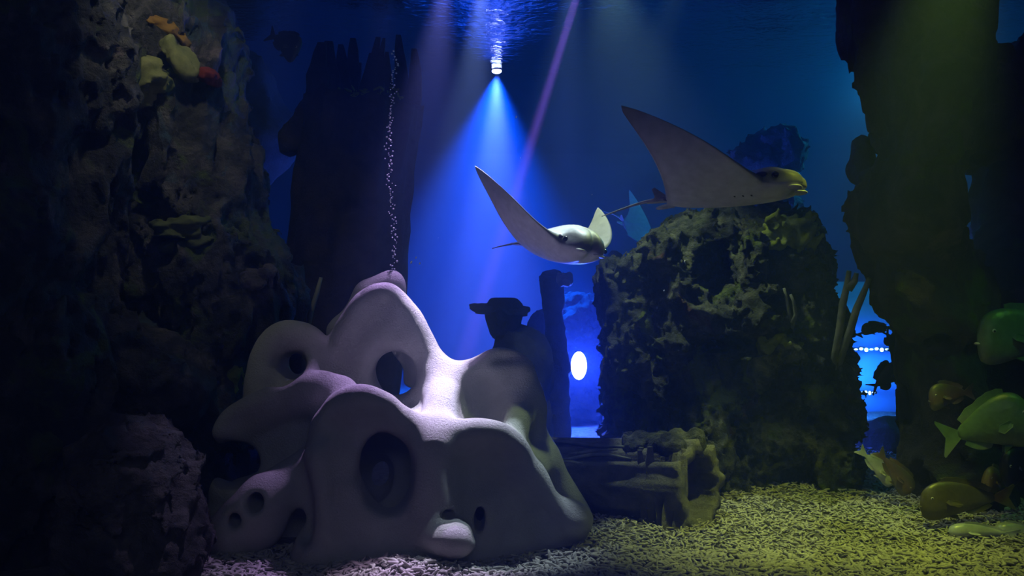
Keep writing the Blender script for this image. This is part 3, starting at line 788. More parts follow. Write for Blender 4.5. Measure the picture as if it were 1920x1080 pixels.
for c, l, a_, e_ in mv:
    dv = np.array([math.cos(a_), 0.3 * math.sin(a_ * 3), e_ + 0.3]) * l; w_ = np.array([0, 0.006, 0.007])
    k0 = len(V); V += [c - w_, c + dv * 0.6 - w_ * 1.2, c + dv, c + dv * 0.6 + w_ * 1.2, c + w_, c + dv * 0.5 + np.array([0, -0.008, 0])]
    F += [(k0, k0 + 1, k0 + 5), (k0 + 1, k0 + 2, k0 + 5), (k0 + 2, k0 + 3, k0 + 5), (k0 + 3, k0 + 4, k0 + 5), (k0 + 4, k0, k0 + 5), (k0, k0 + 4, k0 + 3, k0 + 2, k0 + 1)]
wd = child('weed_fringe', pymesh('weed_fringe', V, F, False), M['moss'], trunk, 'small leafy weed growing on the rim'); wd['kind'] = 'stuff'

tw = empty('bare_twig', W(566, 918, 4.5), 'bare forked grey twig standing behind the cave sculpture', 'twig')
child('stem', tube('stem', [W(566, 918, 4.5), W(568, 760, 4.5), W(572, 640, 4.5), W(583, 585, 4.5), W(594, 550, 4.5), W(602, 520, 4.5)], [0.018, 0.016, 0.014, 0.012, 0.011, 0.008]), M['branch'], tw)
child('stem', tube('stem', [W(571, 650, 4.5), W(570, 590, 4.5), W(575, 560, 4.5), W(577, 541, 4.5)], [0.012, 0.010, 0.009, 0.006]), M['branch'], tw)

la = np.array([S(1010 - 960, 4.36), 4.36, 0.105]); lb = np.array([S(1315 - 960, 3.88), 3.88, 0.165])
log = empty('hollow_log', (0.45, 4.3, 0.0), 'hollow grey fallen log with broken end lying on the gravel beside the cave sculpture', 'log')
child('log_shell', bark_tube('log_shell', la, lb, 0.165, 0.180, 0.05, lambda x: 0.008 * math.sin(4 * x + 1) + 0.006 * math.sin(9 * x), 110, 50, 0.022, 7.0, 14), M['log'], log)
ax_ = (lb - la) / np.linalg.norm(lb - la); uu = np.cross(np.array([0, 0, 1.0]), ax_); uu /= np.linalg.norm(uu); vv = np.cross(ax_, uu)
def onlog(s, ang, r): 
    c = la + (lb - la) * s
    return c + r * (math.cos(ang) * uu + math.sin(ang) * vv)
FRONT = 1 if uu[1] < 0 else -1
for i, (s0, s1, ang) in enumerate([(0.05, 0.75, 1.15), (0.08, 0.6, 0.95), (0.1, 0.7, 0.72), (0.15, 0.62, 0.5), (0.05, 0.5, 1.4)]):
    pts = []
    for k in range(14):
        q = k / 13; pts.append(onlog(s0 + (s1 - s0) * q, (ang + 0.10 * math.sin(5 * q + i * 2) + 0.12 * q) if FRONT > 0 else math.pi - (ang + 0.10 * math.sin(5 * q + i * 2)), 0.180 + 0.006 * math.sin(9 * q + i)))
    child('root_vein', tube('root_vein', pts, [0.004 + 0.004 * math.sin(math.pi * (k + 1) / 15) for k in range(14)], 6), M['branch'], log, 'thin pale root running along the log')
for i, (s_, ang, w_) in enumerate([(0.80, 0.15, 0.05), (0.86, 0.22, 0.06), (0.915, 0.12, 0.05), (0.965, 0.25, 0.06), (1.0, 0.45, 0.05)]):   # upright splintered boards at the broken end
    c_ = onlog(s_, ang if FRONT > 0 else math.pi - ang, 0.178)
    child('splinter_board', blade('splinter_board', (c_[0], c_[1], 0.0), (c_[0] + 0.004, c_[1] + 0.05, 0.31 + 0.02 * math.sin(i * 2.1)), w_, 0.03, i + 20), M['log'], log)
fs = Field((0.45, 3.65, 0.15), (0.95, 4.35, 0.48), 0.009)
for i in range(26):
    q = rs.random(); c = onlog(0.55 + 0.42 * q, 1.57 + rs.uniform(-.55, .55), 0.178)
    fs.ell(c, (0.02 + 0.02 * rs.random() + 0.02 * q,) * 2 + (0.015 + 0.02 * rs.random() + 0.02 * q,), 0.015)
fs.noise(lambda P: -0.014 * fbm(P * 22, 2, True), 0.04)
child('encrusting_growth', fs.mesh('encrusting_growth'), M['mossrock'], log, 'lumpy green-grey growth on top of the log')

# ------------------------------------------------------------------ branching corals, algae
def antler(name, label, segs, rad, group=None):
    e = empty(name, segs[0][0], label, 'coral', group)
    for s_ in segs:
        n_ = len(s_); pts = []
        rr = []
        for i in range(n_):
            pts.append(s_[i]); rr.append(rad * (1 - 0.55 * i / max(1, n_ - 1)) * (1 + 0.12 * math.sin(i * 5)))
        child('branch', tube('branch', pts, rr, 9), M['branch'], e)
    return e
d_ = 4.45
antler('antler_coral', 'forked olive antler coral on the mound edge beside the blue opening',
       [[W(1552, 735, d_ + 0.26), W(1562, 690, d_ + 0.07), W(1574, 620, d_), W(1580, 570, d_), W(1588, 535, d_), W(1592, 508, d_ - .02)],
        [W(1560, 720, d_ + 0.24), W(1574, 675, d_ + 0.05), W(1594, 620, d_ - .03), W(1606, 580, d_ - .04), W(1618, 552, d_ - .05), W(1630, 522, d_ - .08)],
        [W(1590, 540, d_), W(1602, 528, d_ - .02), W(1606, 512, d_ - .03)]], 0.024)
antler('antler_coral', 'thin pale U-shaped antler coral on the face of the mound',
       [[W(1488, 640, 4.62), W(1484, 612, 4.40), W(1478, 580, 4.40), W(1474, 556, 4.40), W(1470, 540, 4.40)], [W(1484, 612, 4.40), W(1492, 590, 4.38), W(1488, 565, 4.38), W(1482, 552, 4.38)]], 0.012)

def tuft(name, px, py, d, rx, ry, label, seed, n=26, mat='moss'):
    f = Field(W(px - rx * 1.5, py + ry * 1.6, d - 0.14), W(px + rx * 1.5, py - ry * 1.6, d + 0.14), 0.0095)
    q = random.Random(seed)
    for i in range(n):
        a = W(px + q.uniform(-1, 1) * rx, py + q.uniform(-.6, 1) * ry, d + q.uniform(-.06, .06))
        f.cap(a, a + np.array([q.uniform(-.05, .05), q.uniform(-.05, .02), q.uniform(0, .06)]), 0.016, 0.009, 0.02)
    f.noise(lambda P: -0.012 * fbm(P * 24, 2, True), 0.04)
    return standalone(name, f.mesh(name), M[mat], label, 'algae')
tuft('algae_clump', 1482, 432, 4.58, 42, 34, 'yellow-green branching algae clump on the top corner of the mound', 5, 60)
tuft('algae_clump', 1455, 650, 4.40, 30, 18, 'small green algae tuft on the mound ledge beside the U-shaped coral', 6, 30)

# ------------------------------------------------------------------ gravel
def stick(seed):
    q = random.Random(seed); n = 5; Ls = 1.0; seg = 5; V = []; F = []
    for i, (x, r) in enumerate(((-0.5, 0.55), (-0.18, 1.0), (0.18, 0.95), (0.5, 0.5))):
        for j in range(seg):
            th = 2 * math.pi * j / seg
            V.append((x, 0.155 * r * math.cos(th) * q.uniform(.85, 1.15) + 0.06 * math.sin(x * 4 + seed), 0.155 * r * math.sin(th) * q.uniform(.85, 1.15)))
    k = len(V); V += [(-0.58, 0.06 * math.sin(-2.3 + seed), 0), (0.58, 0.06 * math.sin(2.3 + seed), 0)]
    for i in range(3):
        for j in range(seg):
            a, b = i * seg + j, i * seg + (j + 1) % seg
            F += [(a, b, b + seg), (a, b + seg, a + seg)]
    for j in range(seg):
        F += [(k, (j + 1) % seg, j), (k + 1, 3 * seg + j, 3 * seg + (j + 1) % seg)]
    return np.array(V), np.array(F)
STV = [stick(i) for i in range(5)]
def scatter(n, xr, yr, rs, lmin, lmax):
    x = rs.uniform(*xr, n); y = rs.uniform(*yr, n)
    return x, y
rs = np.random.RandomState(11)
def in_view(x, y):
    px = 960 + x / y * FPX
    return (px > 340) & (px < 1990)
N = 52000
y = 3.02 + (rs.rand(N)**1.25) * 2.5; x = rs.uniform(-1.5, 3.1, N)
keep = in_view(x, y)
keep &= ~((x > -1.0) & (x < 0.22) & (y > 3.50))                # hidden behind the sculpture
keep &= ~((x < 0.5) & (y > 4.2))
x, y = x[keep], y[keep]
z = bed_height(x, y)
n = len(x)
yaw = rs.rand(n) * 6.283; pit = rs.normal(0, 0.35, n); L = rs.uniform(0.016, 0.036, n) * (0.9 + 0.3 * (y < 3.5)); fat = rs.uniform(0.75, 1.35, n)
lift = rs.rand(n) * 0.012
allV = []; allF = []; base = 0
for vi, (sv, sf) in enumerate(STV):
    m_ = np.arange(n) % 5 == vi
    k = m_.sum()
    P = np.repeat(sv[None], k, 0) * L[m_][:, None, None]
    P[..., 1:] *= fat[m_][:, None, None]
    cp, sp = np.cos(pit[m_])[:, None], np.sin(pit[m_])[:, None]
    X = P[..., 0] * cp - P[..., 2] * sp; Z = P[..., 0] * sp + P[..., 2] * cp
    cy, sy2 = np.cos(yaw[m_])[:, None], np.sin(yaw[m_])[:, None]
    Xr = X * cy - P[..., 1] * sy2; Yr = X * sy2 + P[..., 1] * cy
    Q = np.stack([Xr + x[m_][:, None], Yr + y[m_][:, None], Z + (z + lift)[m_][:, None]], -1)
    allV.append(Q.reshape(-1, 3)); allF.append((sf[None] + (np.arange(k) * len(sv))[:, None, None]).reshape(-1, 3) + base); base += k * len(sv)
obj('gravel', make_mesh('gravel', np.concatenate(allV), np.concatenate(allF)), M['gravel'], label='loose finger-shaped pale coral gravel covering the tank floor', cat='gravel', kind='stuff')
# the nearest, largest pieces lie loose on top
pm = []
for i, (sv, sf) in enumerate(STV):
    pm.append(pymesh('rubble_piece', sv, sf)); pm[-1].materials.append(M['gravel'])
cnt = 0
while cnt < 260:
    xx = rs.uniform(-1.1, 1.75); yy = rs.uniform(3.10, 3.42)
    if not in_view(np.array([xx]), np.array([yy]))[0]: continue
    if -0.98 < xx < -0.08 and yy > 3.24: continue
    o = obj('coral_rubble', pm[cnt % 5], None, None, 'finger-shaped pale coral rubble piece lying loose on the near gravel', 'rubble', 'loose coral rubble pieces on the near gravel')
    l_ = rs.uniform(0.030, 0.046)
    o.scale = (l_, l_ * rs.uniform(.8, 1.3), l_ * rs.uniform(.8, 1.2))
    o.rotation_euler = (0, rs.normal(0, 0.2), rs.rand() * 6.283)
    o.location = (xx, yy, float(bed_height(np.array([xx]), np.array([yy]))[0]) + 0.014)
    cnt += 1
# ------------------------------------------------------------------ rays
def smoothstep(a, b, x):
    t = np.clip((x - a) / (b - a), 0, 1); return t * t * (3 - 2 * t)

def make_ray(name, label, loc, rot, size, bendR, bendL, dorsal, belly, tail_len=1.0, detail=True, fat=1.0):
    """rest pose: head +X, left wing +Y, back +Z; bend = (root, mid, tip) up-angles of each wing in degrees"""
    NU, NV = 101, 40
    e = empty(name, loc, label, 'ray')
    e.rotation_euler = rot; e.scale = (size, size, size)
    us = np.linspace(-1, 1, NU); us = np.sign(us) * np.abs(us)**1.25
    def frames(bend):
        aa = np.linspace(0, 1, 400)
        ph = np.radians(np.interp(aa, [0, 0.12, 0.3, 0.6, 1.0], [0, bend[0] * 0.3, bend[0], bend[1], bend[2]]))
        ds = aa[1] - aa[0]
        return aa, np.concatenate([[0], np.cumsum(np.cos(ph[:-1]) * ds)]), np.concatenate([[0], np.cumsum(np.sin(ph[:-1]) * ds)]), ph
    fr = {-1: frames(bendR), 1: frames(bendL)}
    SPAN = 0.92
    def lead(a):
        w = 0.34 - 0.16 * a - 0.62 * a**2.6
        hd = -9.0 if a > 0.214 else 0.50 * np.sqrt(np.clip(1 - (a / 0.215)**4, 0, 1)) + 0.02 - 0.055 * np.exp(-(a / 0.035)**2)
        return np.maximum(w, hd)
    def trail(a):
        return -0.42 - 0.03 * a + 0.12 * np.sin(np.pi * np.clip(a, 0, 1))**1.2 * (a > 0) - 0.02 * a**2
    V = []; C = []
    for u in us:
        a = abs(u); sd = -1 if u < 0 else 1
        aa, Yc, Zc, Ph = fr[sd]
        yc = np.interp(a, aa, Yc) * SPAN; zc = np.interp(a, aa, Zc) * SPAN; ph = np.interp(a, aa, Ph)
        xl, xt = float(lead(a)), float(trail(a))
        if a > 0.97: xm = 0.5 * (xl + xt); f_ = max(0.05, (1 - a) / 0.03); xl = xm + (xl - xm) * f_; xt = xm + (xt - xm) * f_
        tt = fat * 0.105 * math.exp(-(a / 0.21)**2) + 0.034 * (1 - a)**1.2 + 0.004
        tb_ = fat * 0.070 * math.exp(-(a / 0.24)**2) + 0.022 * (1 - a)**1.2 + 0.003
        for j in range(NV):
            th = 2 * math.pi * j / NV
            c = 0.5 * (1 - math.cos(th)); x = xl + (xt - xl) * c
            s_ = math.sin(th)
            prof = abs(s_)**0.75 * (1.0 - 0.45 * c**1.5)
            # head stays thick to its front, eye ridges
            z = (tt if s_ >= 0 else -tb_) * prof
            if s_ >= 0:
                z += 0.030 * math.exp(-((a - 0.165) / 0.045)**2 - ((x - 0.34) / 0.10)**2)
            else:
                z += 0.030 * math.exp(-((a) / 0.10)**2 - ((x - 0.47) / 0.05)**2)     # mouth hollow under the snout
            V.append((x, sd * (yc - z * math.sin(ph)), zc + z * math.cos(ph)))
            edge = smoothstep(0.0, 0.10, c)
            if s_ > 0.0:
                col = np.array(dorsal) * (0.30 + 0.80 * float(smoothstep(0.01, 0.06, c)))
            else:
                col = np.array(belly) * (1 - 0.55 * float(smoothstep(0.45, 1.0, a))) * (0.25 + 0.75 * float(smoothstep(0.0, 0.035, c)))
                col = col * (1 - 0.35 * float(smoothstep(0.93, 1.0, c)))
            C.append((*col, 1.0))
    F = []
    for i in range(NU - 1):
        for j in range(NV):
            F.append((i * NV + j, i * NV + (j + 1) % NV, (i + 1) * NV + (j + 1) % NV, (i + 1) * NV + j))
    F.append(tuple(range(NV))[::-1]); F.append(tuple((NU - 1) * NV + j for j in range(NV)))
    me = pymesh('body', V, F)
    at = me.color_attributes.new('tint', 'FLOAT_COLOR', 'POINT')
    at.data.foreach_set('color', np.array(C, np.float32).ravel())
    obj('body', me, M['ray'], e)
    pts = [(-0.40 - tail_len * k / 12, 0.03 * math.sin(k * 0.5) * (k / 12), 0.02 + 0.02 * math.sin(k * 0.4) - 0.04 * (k / 12)) for k in range(13)]
    obj('tail', tube('tail', pts, [0.013 * (1 - k / 12.5)**0.9 + 0.002 for k in range(13)], 8), M['palefin'], e, 'thin whip tail')
    dfin = [(-0.36, 0, 0.03), (-0.42, 0, 0.05), (-0.50, 0, 0.115), (-0.52, 0, 0.105), (-0.50, 0, 0.05), (-0.52, 0, 0.02)]
    def fin(nm, poly, thick, mat, axis=1):
        n_ = len(poly); off = np.zeros(3); off[axis] = thick / 2
        V = [np.array(p_) - off for p_ in poly] + [np.array(p_) + off for p_ in poly]
        F = [tuple(range(n_)), tuple(range(2 * n_ - 1, n_ - 1, -1))] + [(i, i + n_ if 0 else (i + 1) % n_ + 0, (i + 1) % n_ + n_, i + n_) for i in range(n_)]
        return obj(nm, pymesh(nm, V, F, False), mat, e)
    fin('dorsal_fin', dfin, 0.012, M['palefin'], 1)
    for sd in (-1, 1):
        fin('pelvic_fin', [(-0.38, sd * 0.05, -0.005), (-0.40, sd * 0.12, -0.01), (-0.52, sd * 0.13, -0.01), (-0.53, sd * 0.09, -0.01), (-0.42, sd * 0.03, -0.005)], 0.012, M['palefin'], 2)
        if detail:
            ey = obj('eye', uvsphere('eye', (0.024, 0.018, 0.022), (0.375, sd * 0.208, 0.030)), M['black'], e)
            obj('spiracle', uvsphere('spiracle', (0.040, 0.014, 0.018), (0.285, sd * 0.200, 0.048)), M['darkfin'], e)
            obj('snout_lobe', uvsphere('snout_lobe', (0.050, 0.060, 0.014), (0.462, sd * 0.085, -0.036)), M['palefin'], e)
            for k in range(3):
                obj('gill_slit', uvsphere('gill_slit', (0.006, 0.018, 0.004), (0.20 - 0.055 * k, sd * 0.135, -0.0665 + 0.004 * k), 8, 6), M['darkfin'], e)
    return e
R_ = math.radians
def orient(heading, up):
    """rotation whose +X is heading and +Z close to up"""
    x_ = Vector(heading).normalized(); z_ = Vector(up); z_ = (z_ - x_ * z_.dot(x_)).normalized(); y_ = z_.cross(x_)
    return Matrix((x_, y_, z_)).transposed().to_euler()
make_ray('cownose_ray', 'larger grey ray with pale belly and one wing raised gliding above the mound', W(1362, 364, 3.62), orient((0.88, -0.46, 0.09), (0.08, 0.10, 0.99)), 0.55,
         (16, 50, 66), (10, 22, 30), (0.34, 0.34, 0.33), (0.66, 0.66, 0.66), 0.5, True, 1.1)
make_ray('cownose_ray', 'smaller lavender-lit ray swimming forward with both wings raised', W(1045, 464, 4.05), orient((0.54, -0.82, -0.06), (0.22, 0.08, 0.97)), 0.49,
         (24, 50, 62), (26, 52, 66), (0.46, 0.45, 0.46), (0.78, 0.77, 0.80), 0.6, True, 1.8)
make_ray('cownose_ray', 'faint distant ray half hidden in the blue haze behind the mound', W(1200, 436, 7.2), orient((0.85, 0.2, -0.5), (0.35, -0.55, 0.75)), 0.38,
         (10, 20, 30), (10, 20, 30), (0.30, 0.36, 0.42), (0.4, 0.45, 0.5), 0.6, False)

# ------------------------------------------------------------------ fish
def fish_mat(name, back, side, bel, rough=0.4):
    m, t, p = new_mat(name)
    tc = t.nodes.new('ShaderNodeTexCoord'); sp = t.nodes.new('ShaderNodeSeparateXYZ')
    t.links.new(tc.outputs['Generated'], sp.inputs[0])
    r = ramp(t, [(0.12, bel), (0.42, side), (0.85, back)]); t.links.new(sp.outputs[2], r.inputs[0])
    n = noise_node(t, 30, 3, 0.6, tc.outputs['Object'])
    r2 = ramp(t, [(0.3, (0.75, 0.75, 0.75)), (0.7, (1.1, 1.1, 1.1))]); t.links.new(n.outputs[0], r2.inputs[0])
    mx = t.nodes.new('ShaderNodeMix'); mx.data_type = 'RGBA'; mx.blend_type = 'MULTIPLY'; mx.inputs[0].default_value = 1
    t.links.new(r.outputs[0], mx.inputs[6]); t.links.new(r2.outputs[0], mx.inputs[7]); t.links.new(mx.outputs[2], p.inputs['Base Color'])
    v = t.nodes.new('ShaderNodeTexVoronoi'); v.inputs['Scale'].default_value = 55; t.links.new(tc.outputs['Object'], v.inputs['Vector'])
    b = t.nodes.new('ShaderNodeBump'); b.inputs['Strength'].default_value = 0.25; b.inputs['Distance'].default_value = 0.003
    t.links.new(v.outputs[0], b.inputs['Height']); t.links.new(b.outputs[0], p.inputs['Normal'])
    p.inputs['Roughness'].default_value = rough
    return m
FM = {'green': fish_mat('green_grey_fish', (0.08, 0.15, 0.06), (0.15, 0.24, 0.11), (0.20, 0.26, 0.15)),
      'olive': fish_mat('olive_brown_fish', (0.07, 0.065, 0.03), (0.14, 0.12, 0.055), (0.18, 0.16, 0.08)),
      'orange': fish_mat('orange_fish', (0.17, 0.12, 0.03), (0.28, 0.19, 0.04), (0.30, 0.23, 0.08)),
      'silver': fish_mat('silver_fish', (0.30, 0.34, 0.34), (0.62, 0.66, 0.64), (0.75, 0.76, 0.74), 0.3),
      'dark': fish_mat('dark_fish', (0.010, 0.011, 0.012), (0.02, 0.022, 0.024), (0.03, 0.03, 0.035)),
      'rust': fish_mat('rusty_fish', (0.08, 0.08, 0.05), (0.16, 0.10, 0.065), (0.22, 0.19, 0.12))}

def make_fish(name, label, px, py, d, length, height, heading, mat, up=(0, 0, 1), group=None, thick=0.32, forked=0.3, dorsal=0.35, blunt=0.5, tailmat=None, pale_lip=False):
    """length and height in metres of the body; heading is where the snout points"""
    e = empty(name, W(px, py, d), label, 'fish', group)
    e.rotation_euler = orient(heading, up)
    Lb = length; n = 26; seg = 20; V = []
    def prof(s):                         # s: 0 snout .. 1 tail root
        f = (math.sin(math.pi * min(1, s)**(0.62 - 0.12 * blunt)))
        return max(0.0, f)**0.72 * (1 - 0.22 * s) + 0.13 * s**3 + 0.05 * (1 - s)**6
    hmax = max(prof(i / 60) for i in range(61))
    for i in range(n):
        s = i / (n - 1); h_ = height * 0.5 * prof(s) / hmax; x_ = Lb * (0.5 - s)
        wd_ = h_ * thick * (1.25 - 0.55 * s); zc = 0.05 * height * math.sin(math.pi * s) - 0.10 * height * (1 - s)**3
        for j in range(seg):
            th = 2 * math.pi * j / seg
            V.append((x_, wd_ * math.cos(th), zc + h_ * (1.06 if math.sin(th) > 0 else 0.94) * math.sin(th)))
    F = [tuple(range(seg)), tuple((n - 1) * seg + j for j in range(seg))[::-1]]
    for i in range(n - 1):
        for j in range(seg):
            F.append((i * seg + (j + 1) % seg, i * seg + j, (i + 1) * seg + j, (i + 1) * seg + (j + 1) % seg))
    obj('body', pymesh('body', V, F), mat, e)
    def fin(nm, poly, th_=0.006, yoff=0.0, mt=None, splay=0.0):
        n_ = len(poly)
        V = [(p_[0], yoff - th_ / 2 + splay * p_[2], p_[1]) for p_ in [(q_[0], q_[1], i_ / n_) for i_, q_ in enumerate(poly)]] + \
            [(p_[0], yoff + th_ / 2 + splay * p_[2], p_[1]) for p_ in [(q_[0], q_[1], i_ / n_) for i_, q_ in enumerate(poly)]]
        F = [tuple(range(n_))[::-1], tuple(range(n_, 2 * n_))] + [(i, (i + 1) % n_, (i + 1) % n_ + n_, i + n_) for i in range(n_)]
        return obj(nm, pymesh(nm, V, F, False), mt or mat, e)
    H = height
    def top(s): return 0.05 * H * math.sin(math.pi * s) - 0.10 * H * (1 - s)**3 + 0.53 * H * prof(s) / hmax
    def bot(s): return 0.05 * H * math.sin(math.pi * s) - 0.10 * H * (1 - s)**3 - 0.47 * H * prof(s) / hmax
    X = lambda s: Lb * (0.5 - s)
    ft = Lb * 0.24
    fin('tail_fin', [(X(0.96), 0.06 * H), (X(1.0) - ft, 0.34 * H), (X(1.0) - ft * 1.05, 0.30 * H), (X(1.0) - ft * (1 - forked), 0.0), (X(1.0) - ft * 1.05, -0.30 * H), (X(1.0) - ft, -0.34 * H), (X(0.96), -0.06 * H)], mt=tailmat)
    ss = [0.28 + 0.62 * k / 9 for k in range(10)]
    fin('dorsal_fin', [(X(s), top(s) - 0.03 * H) for s in ss] + [(X(s) - 0.05 * Lb * (s > 0.7), top(s) + dorsal * 0.35 * H * (math.sin(math.pi * min(1, (s - 0.2) / 0.78))**0.5) * (1 + 0.12 * (k % 2))) for k, s in reversed(list(enumerate(ss)))])
    ss = [0.58 + 0.32 * k / 5 for k in range(6)]
    fin('anal_fin', [(X(s), bot(s) + 0.03 * H) for s in ss] + [(X(s) - 0.05 * Lb, bot(s) - dorsal * 0.34 * H * math.sin(math.pi * (0.15 + 0.7 * (s - 0.58) / 0.32))) for s in reversed(ss)])
    for sd in (-1, 1):
        wy = height * 0.5 * prof(0.3) / hmax * thick * 1.0
        fin('pectoral_fin', [(X(0.30), 0.0), (X(0.34), 0.06 * H), (X(0.48), 0.02 * H), (X(0.52), -0.08 * H), (X(0.46), -0.14 * H), (X(0.33), -0.06 * H)], 0.004, sd * wy * 0.98, None, sd * 0.012)
        fin('pelvic_fin', [(X(0.36), bot(0.36) + 0.03 * H), (X(0.50), bot(0.45) - 0.12 * H), (X(0.47), bot(0.45) + 0.02 * H)], 0.004, sd * wy * 0.4)
        we = height * 0.5 * prof(0.13) / hmax * thick * 1.18
        ez = 0.5 * (top(0.13) + bot(0.13)) + 0.14 * H
        ey = obj('eye', uvsphere('eye', (0.045 * H, 0.022 * H, 0.045 * H), (X(0.13), sd * we * 0.86, ez), 12, 8), M['palefin'], e)
        obj('pupil', uvsphere('pupil', (0.026 * H, 0.012 * H, 0.026 * H), (X(0.13), sd * (we * 0.86 + 0.013 * H), ez), 10, 6), M['black'], ey)
    obj('lips', uvsphere('lips', (0.05 * H, 0.07 * H, 0.028 * H), (X(0.0), 0, -0.10 * H), 12, 6), M['palefin'] if pale_lip else mat, e)
    return e

make_fish('tilapia', 'green-lit fish with pale lip facing the rock column', 1925, 630, 3.85, 0.40, 0.215, (-1, -0.05, -0.04), FM['green'], blunt=1.0, pale_lip=True)
make_fish('tilapia', 'large green-lit deep-bodied fish turned away with tail towards the rock column', 1866, 798, 3.75, 0.28, 0.215, (0.95, -0.15, 0.28), FM['green'], blunt=0.8)
make_fish('tilapia', 'small reddish olive fish between the two green fish and the rock column', 1776, 742, 3.95, 0.165, 0.105, (-0.95, -0.2, -0.12), FM['rust'], blunt=0.8)
make_fish('tilapia', 'big olive brown fish hovering low over the gravel', 1796, 938, 3.80, 0.31, 0.145, (-1, -0.1, -0.04), FM['olive'], tailmat=FM['orange'])
make_fish('tilapia', 'orange-yellow fish above the back of the big olive brown fish', 1866, 905, 3.98, 0.15, 0.12, (-0.8, -0.5, 0.2), FM['orange'], blunt=1.0)
make_fish('tilapia', 'dark brown fish with pale edge between green fish and orange-yellow fish', 1915, 872, 3.90, 0.20, 0.15, (-0.92, -0.3, -0.2), FM['dark'], blunt=0.9)
make_fish('flat_fish', 'pale long fish resting flat on the gravel below the big olive brown fish', 1832, 997, 3.66, 0.21, 0.055, (-1, 0.05, 0.05), FM['silver'], thick=0.8)
make_fish('flat_fish', 'short pale fish on the gravel with its back to the rock wall', 1905, 996, 3.70, 0.15, 0.06, (-1, 0.2, 0.03), FM['silver'], thick=0.8)
make_fish('silver_fish', 'silvery pale green fish diving at the dark foot of the rock mound', 1650, 880, 4.25, 0.17, 0.075, (0.72, -0.1, -0.72), FM['silver'])
make_fish('silver_fish', 'orange-backed silvery fish diving beside the pale green one', 1683, 892, 4.15, 0.18, 0.085, (0.60, -0.1, -0.80), FM['rust'])
make_fish('reef_fish', 'slim olive fish crossing the upper part of the blue opening', 1640, 616, 4.9, 0.14, 0.062, (-1, -0.1, -0.05), FM['olive'])
make_fish('reef_fish', 'dark fish with spread spiky fins in front of the blue opening', 1668, 705, 4.75, 0.16, 0.10, (0.80, 0.0, 0.55), FM['dark'], forked=0.75, dorsal=0.8)
make_fish('reef_fish', 'dark upright fish with pointed fin above the spiky-finned one', 1676, 648, 4.8, 0.13, 0.075, (0.5, 0, -0.86), FM['dark'], forked=0.8, dorsal=0.7)
make_fish('reef_fish', 'small dark fish with blunt tail behind the forked antler coral', 1585, 627, 4.95, 0.12, 0.05, (-1, 0, 0.02), FM['dark'])
make_fish('surgeonfish', 'black disc-shaped fish silhouette swimming above the dark rock hump', 537, 84, 4.9, 0.155, 0.135, (0.80, -0.15, -0.52), FM['dark'], thick=0.25, forked=0.4, dorsal=0.3, blunt=1.0)

# ------------------------------------------------------------------ lamps, tunnel, glowing glint strips
def lamp_emit(name, c, strength):
    m, t, p = new_mat(name)
    p.inputs['Base Color'].default_value = (0.8, 0.85, 1, 1)
    p.inputs['Emission Color'].default_value = (*c, 1); p.inputs['Emission Strength'].default_value = strength
    return m
ul = empty('underwater_lamp', LOWLAMP, 'shining blue-white underwater lamp between the knobbly rock and the mound', 'lamp')
def ringtube(name, r0, r1, y0, y1, seg=32):
    V = []; F = []
    prof = [(r0, y0), (r1, y0), (r1, y1), (r0 * 0.6, y1 + 0.02), (r0 * 0.6, y1), (r0, y1 - 0.01)]
    for (r, y) in prof:
        for j in range(seg):
            th = 2 * math.pi * j / seg; V.append((r * math.cos(th), y, r * math.sin(th)))
    m_ = len(prof)
    for i in range(m_):
        for j in range(seg):
            F.append((i * seg + j, i * seg + (j + 1) % seg, ((i + 1) % m_) * seg + (j + 1) % seg, ((i + 1) % m_) * seg + j))
    return pymesh(name, V, F)
obj('housing', ringtube('housing', 0.036, 0.044, -0.01, 0.09), M['housing'], ul)
obj('lens', uvsphere('lens', (0.048, 0.030, 0.085), (0, -0.02, -0.01), 20, 12), lamp_emit('lamp_glow', (0.55, 0.66, 1.0), 14.0), ul, 'glowing lens')
obj('stand', tube('stand', [(0, 0.05, -0.02), (0.0, 0.20, -0.05), (0.0, 0.42, -0.05)], [0.015, 0.014, 0.02]), M['housing'], ul)
tl = empty('surface_lamp', TOPLAMP, 'shining blue-white flood lamp dipping through the water surface', 'lamp')
obj('lens', uvsphere('lens', (0.034, 0.034, 0.016), (0, 0, -0.004), 20, 10), lamp_emit('flood_glow', (0.45, 0.50, 1.0), 14.0), tl, 'glowing lens')
obj('housing', tube('housing', [(0, 0, 0.004), (0, 0, 0.05), (0, 0, 0.18)], [0.036, 0.05, 0.05], 20), M['housing'], tl)

tun = empty('acrylic_tunnel', W(1640, 900, 7.2) * np.array([1, 1, 0]), 'curved blue acrylic tunnel wall seen through the opening beside the rock mound', 'tunnel')
V = []; F = []; n1 = 40; n2 = 24
for i in range(n1):
    for j in range(n2):
        x_ = S(1500 - 960, 7.0) + (S(1790 - 960, 7.0) - S(1500 - 960, 7.0)) * i / (n1 - 1); th = math.pi * j / (n2 - 1)
        V.append((x_, 7.5 - 0.75 * math.cos(th - math.pi / 2 + math.pi / 2) if 0 else 7.55 - 0.80 * math.sin(th), 0.35 + 0.62 * -math.cos(th)))
for i in range(n1 - 1):
    for j in range(n2 - 1):
        a_ = i * n2 + j; F.append((a_, a_ + 1, a_ + n2 + 1, a_ + n2))
me = make_mesh('shell', V, F)
m = plain_mat('blue_acrylic', (0.14, 0.30, 0.50), 0.25, 0.5, vary=0.15, scale=3)
o = child('shell', me, m, tun)
so = o.modifiers.new('thickness', 'SOLIDIFY'); so.thickness = 0.03
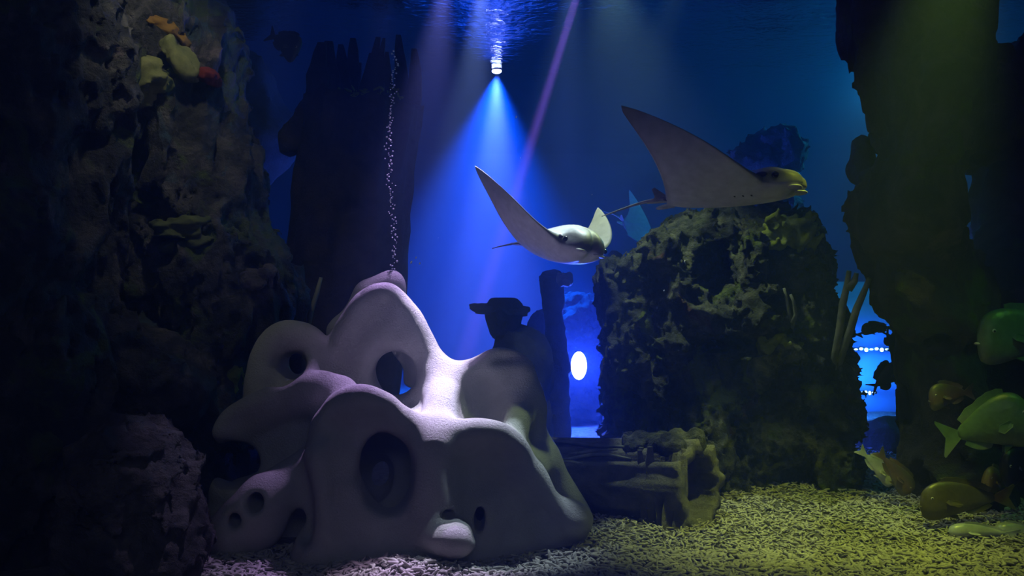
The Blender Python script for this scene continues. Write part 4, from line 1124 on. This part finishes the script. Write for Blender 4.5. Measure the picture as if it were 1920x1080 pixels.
for py, x0, x1 in ((655, 1600, 1668), (736, 1590, 1642)):  # made-up glowing strips that imitate reflection glints on the water
    st = empty('glint_strip', W(0.5 * (x0 + x1), py, 6.55), 'bright upper blue-white water glint made as a glowing strip along the acrylic tunnel' if py < 700 else 'bright lower blue-white water glint made as a glowing strip along the acrylic tunnel', 'lamp', None)
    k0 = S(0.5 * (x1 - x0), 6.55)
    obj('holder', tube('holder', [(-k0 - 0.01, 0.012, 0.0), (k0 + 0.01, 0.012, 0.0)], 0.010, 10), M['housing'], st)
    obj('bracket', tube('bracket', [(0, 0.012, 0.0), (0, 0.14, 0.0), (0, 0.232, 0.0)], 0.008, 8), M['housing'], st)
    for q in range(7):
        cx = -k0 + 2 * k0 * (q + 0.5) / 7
        obj('glint_bead', uvsphere('glint_bead', (k0 / 9, 0.008, 0.006 + 0.004 * (q % 3)), (cx, 0.0, 0.004 * math.sin(q * 2.1)), 10, 6), lamp_emit('glint_glow', (0.30, 0.55, 1.0), 5.0), st)
    spot('added_tunnel_light', W(0.5 * (x0 + x1), py, 6.45), W(0.5 * (x0 + x1), py + 40, 7.2), 28, (0.02, 0.18, 1.0), 140, 0.9, 0.03)  # added light at each glint strip, brightens the tunnel wall

# ------------------------------------------------------------------ bubbles and drifting specks
bm = uvsphere('bubble', (1, 1, 1), (0, 0, 0), 10, 6); bm.materials.append(M['bubble'])
rs = random.Random(21)
for i in range(150):
    py = 95 + (515 - 95) * (i + rs.random()) / 150
    px = 735 + rs.gauss(0, 4.0) + 5 * math.sin(py / 60.0)
    o = obj('air_bubble', bm, None, None, 'tiny air bubble in the stream rising from the sculpture peak', 'bubble', 'air bubbles rising from the sculpture peak')
    r_ = rs.choice((0.0022, 0.0028, 0.0034, 0.0042)); o.scale = (r_, r_, r_ * rs.uniform(.7, 1.1)); o.location = tuple(W(px, py, 4.05))
for px, py, d, r_, in [(968, 219, 4.2, 0.006), (780, 483, 4.6, 0.006), (771, 492, 4.6, 0.008), (787, 494, 4.6, 0.006), (1284, 490, 4.3, 0.006), (1245, 545, 4.3, 0.004), (976, 296, 4.2, 0.003), (1110, 365, 4.3, 0.003), (822, 446, 4.5, 0.003)]:
    o = obj('drifting_speck', bm, None, None, 'tiny pale speck drifting in the blue water', 'speck', 'pale specks drifting in the water')
    o.scale = (r_ * 0.6, r_ * 0.6, r_); o.rotation_euler = (0, 0.4, 0); o.location = tuple(W(px, py, d))
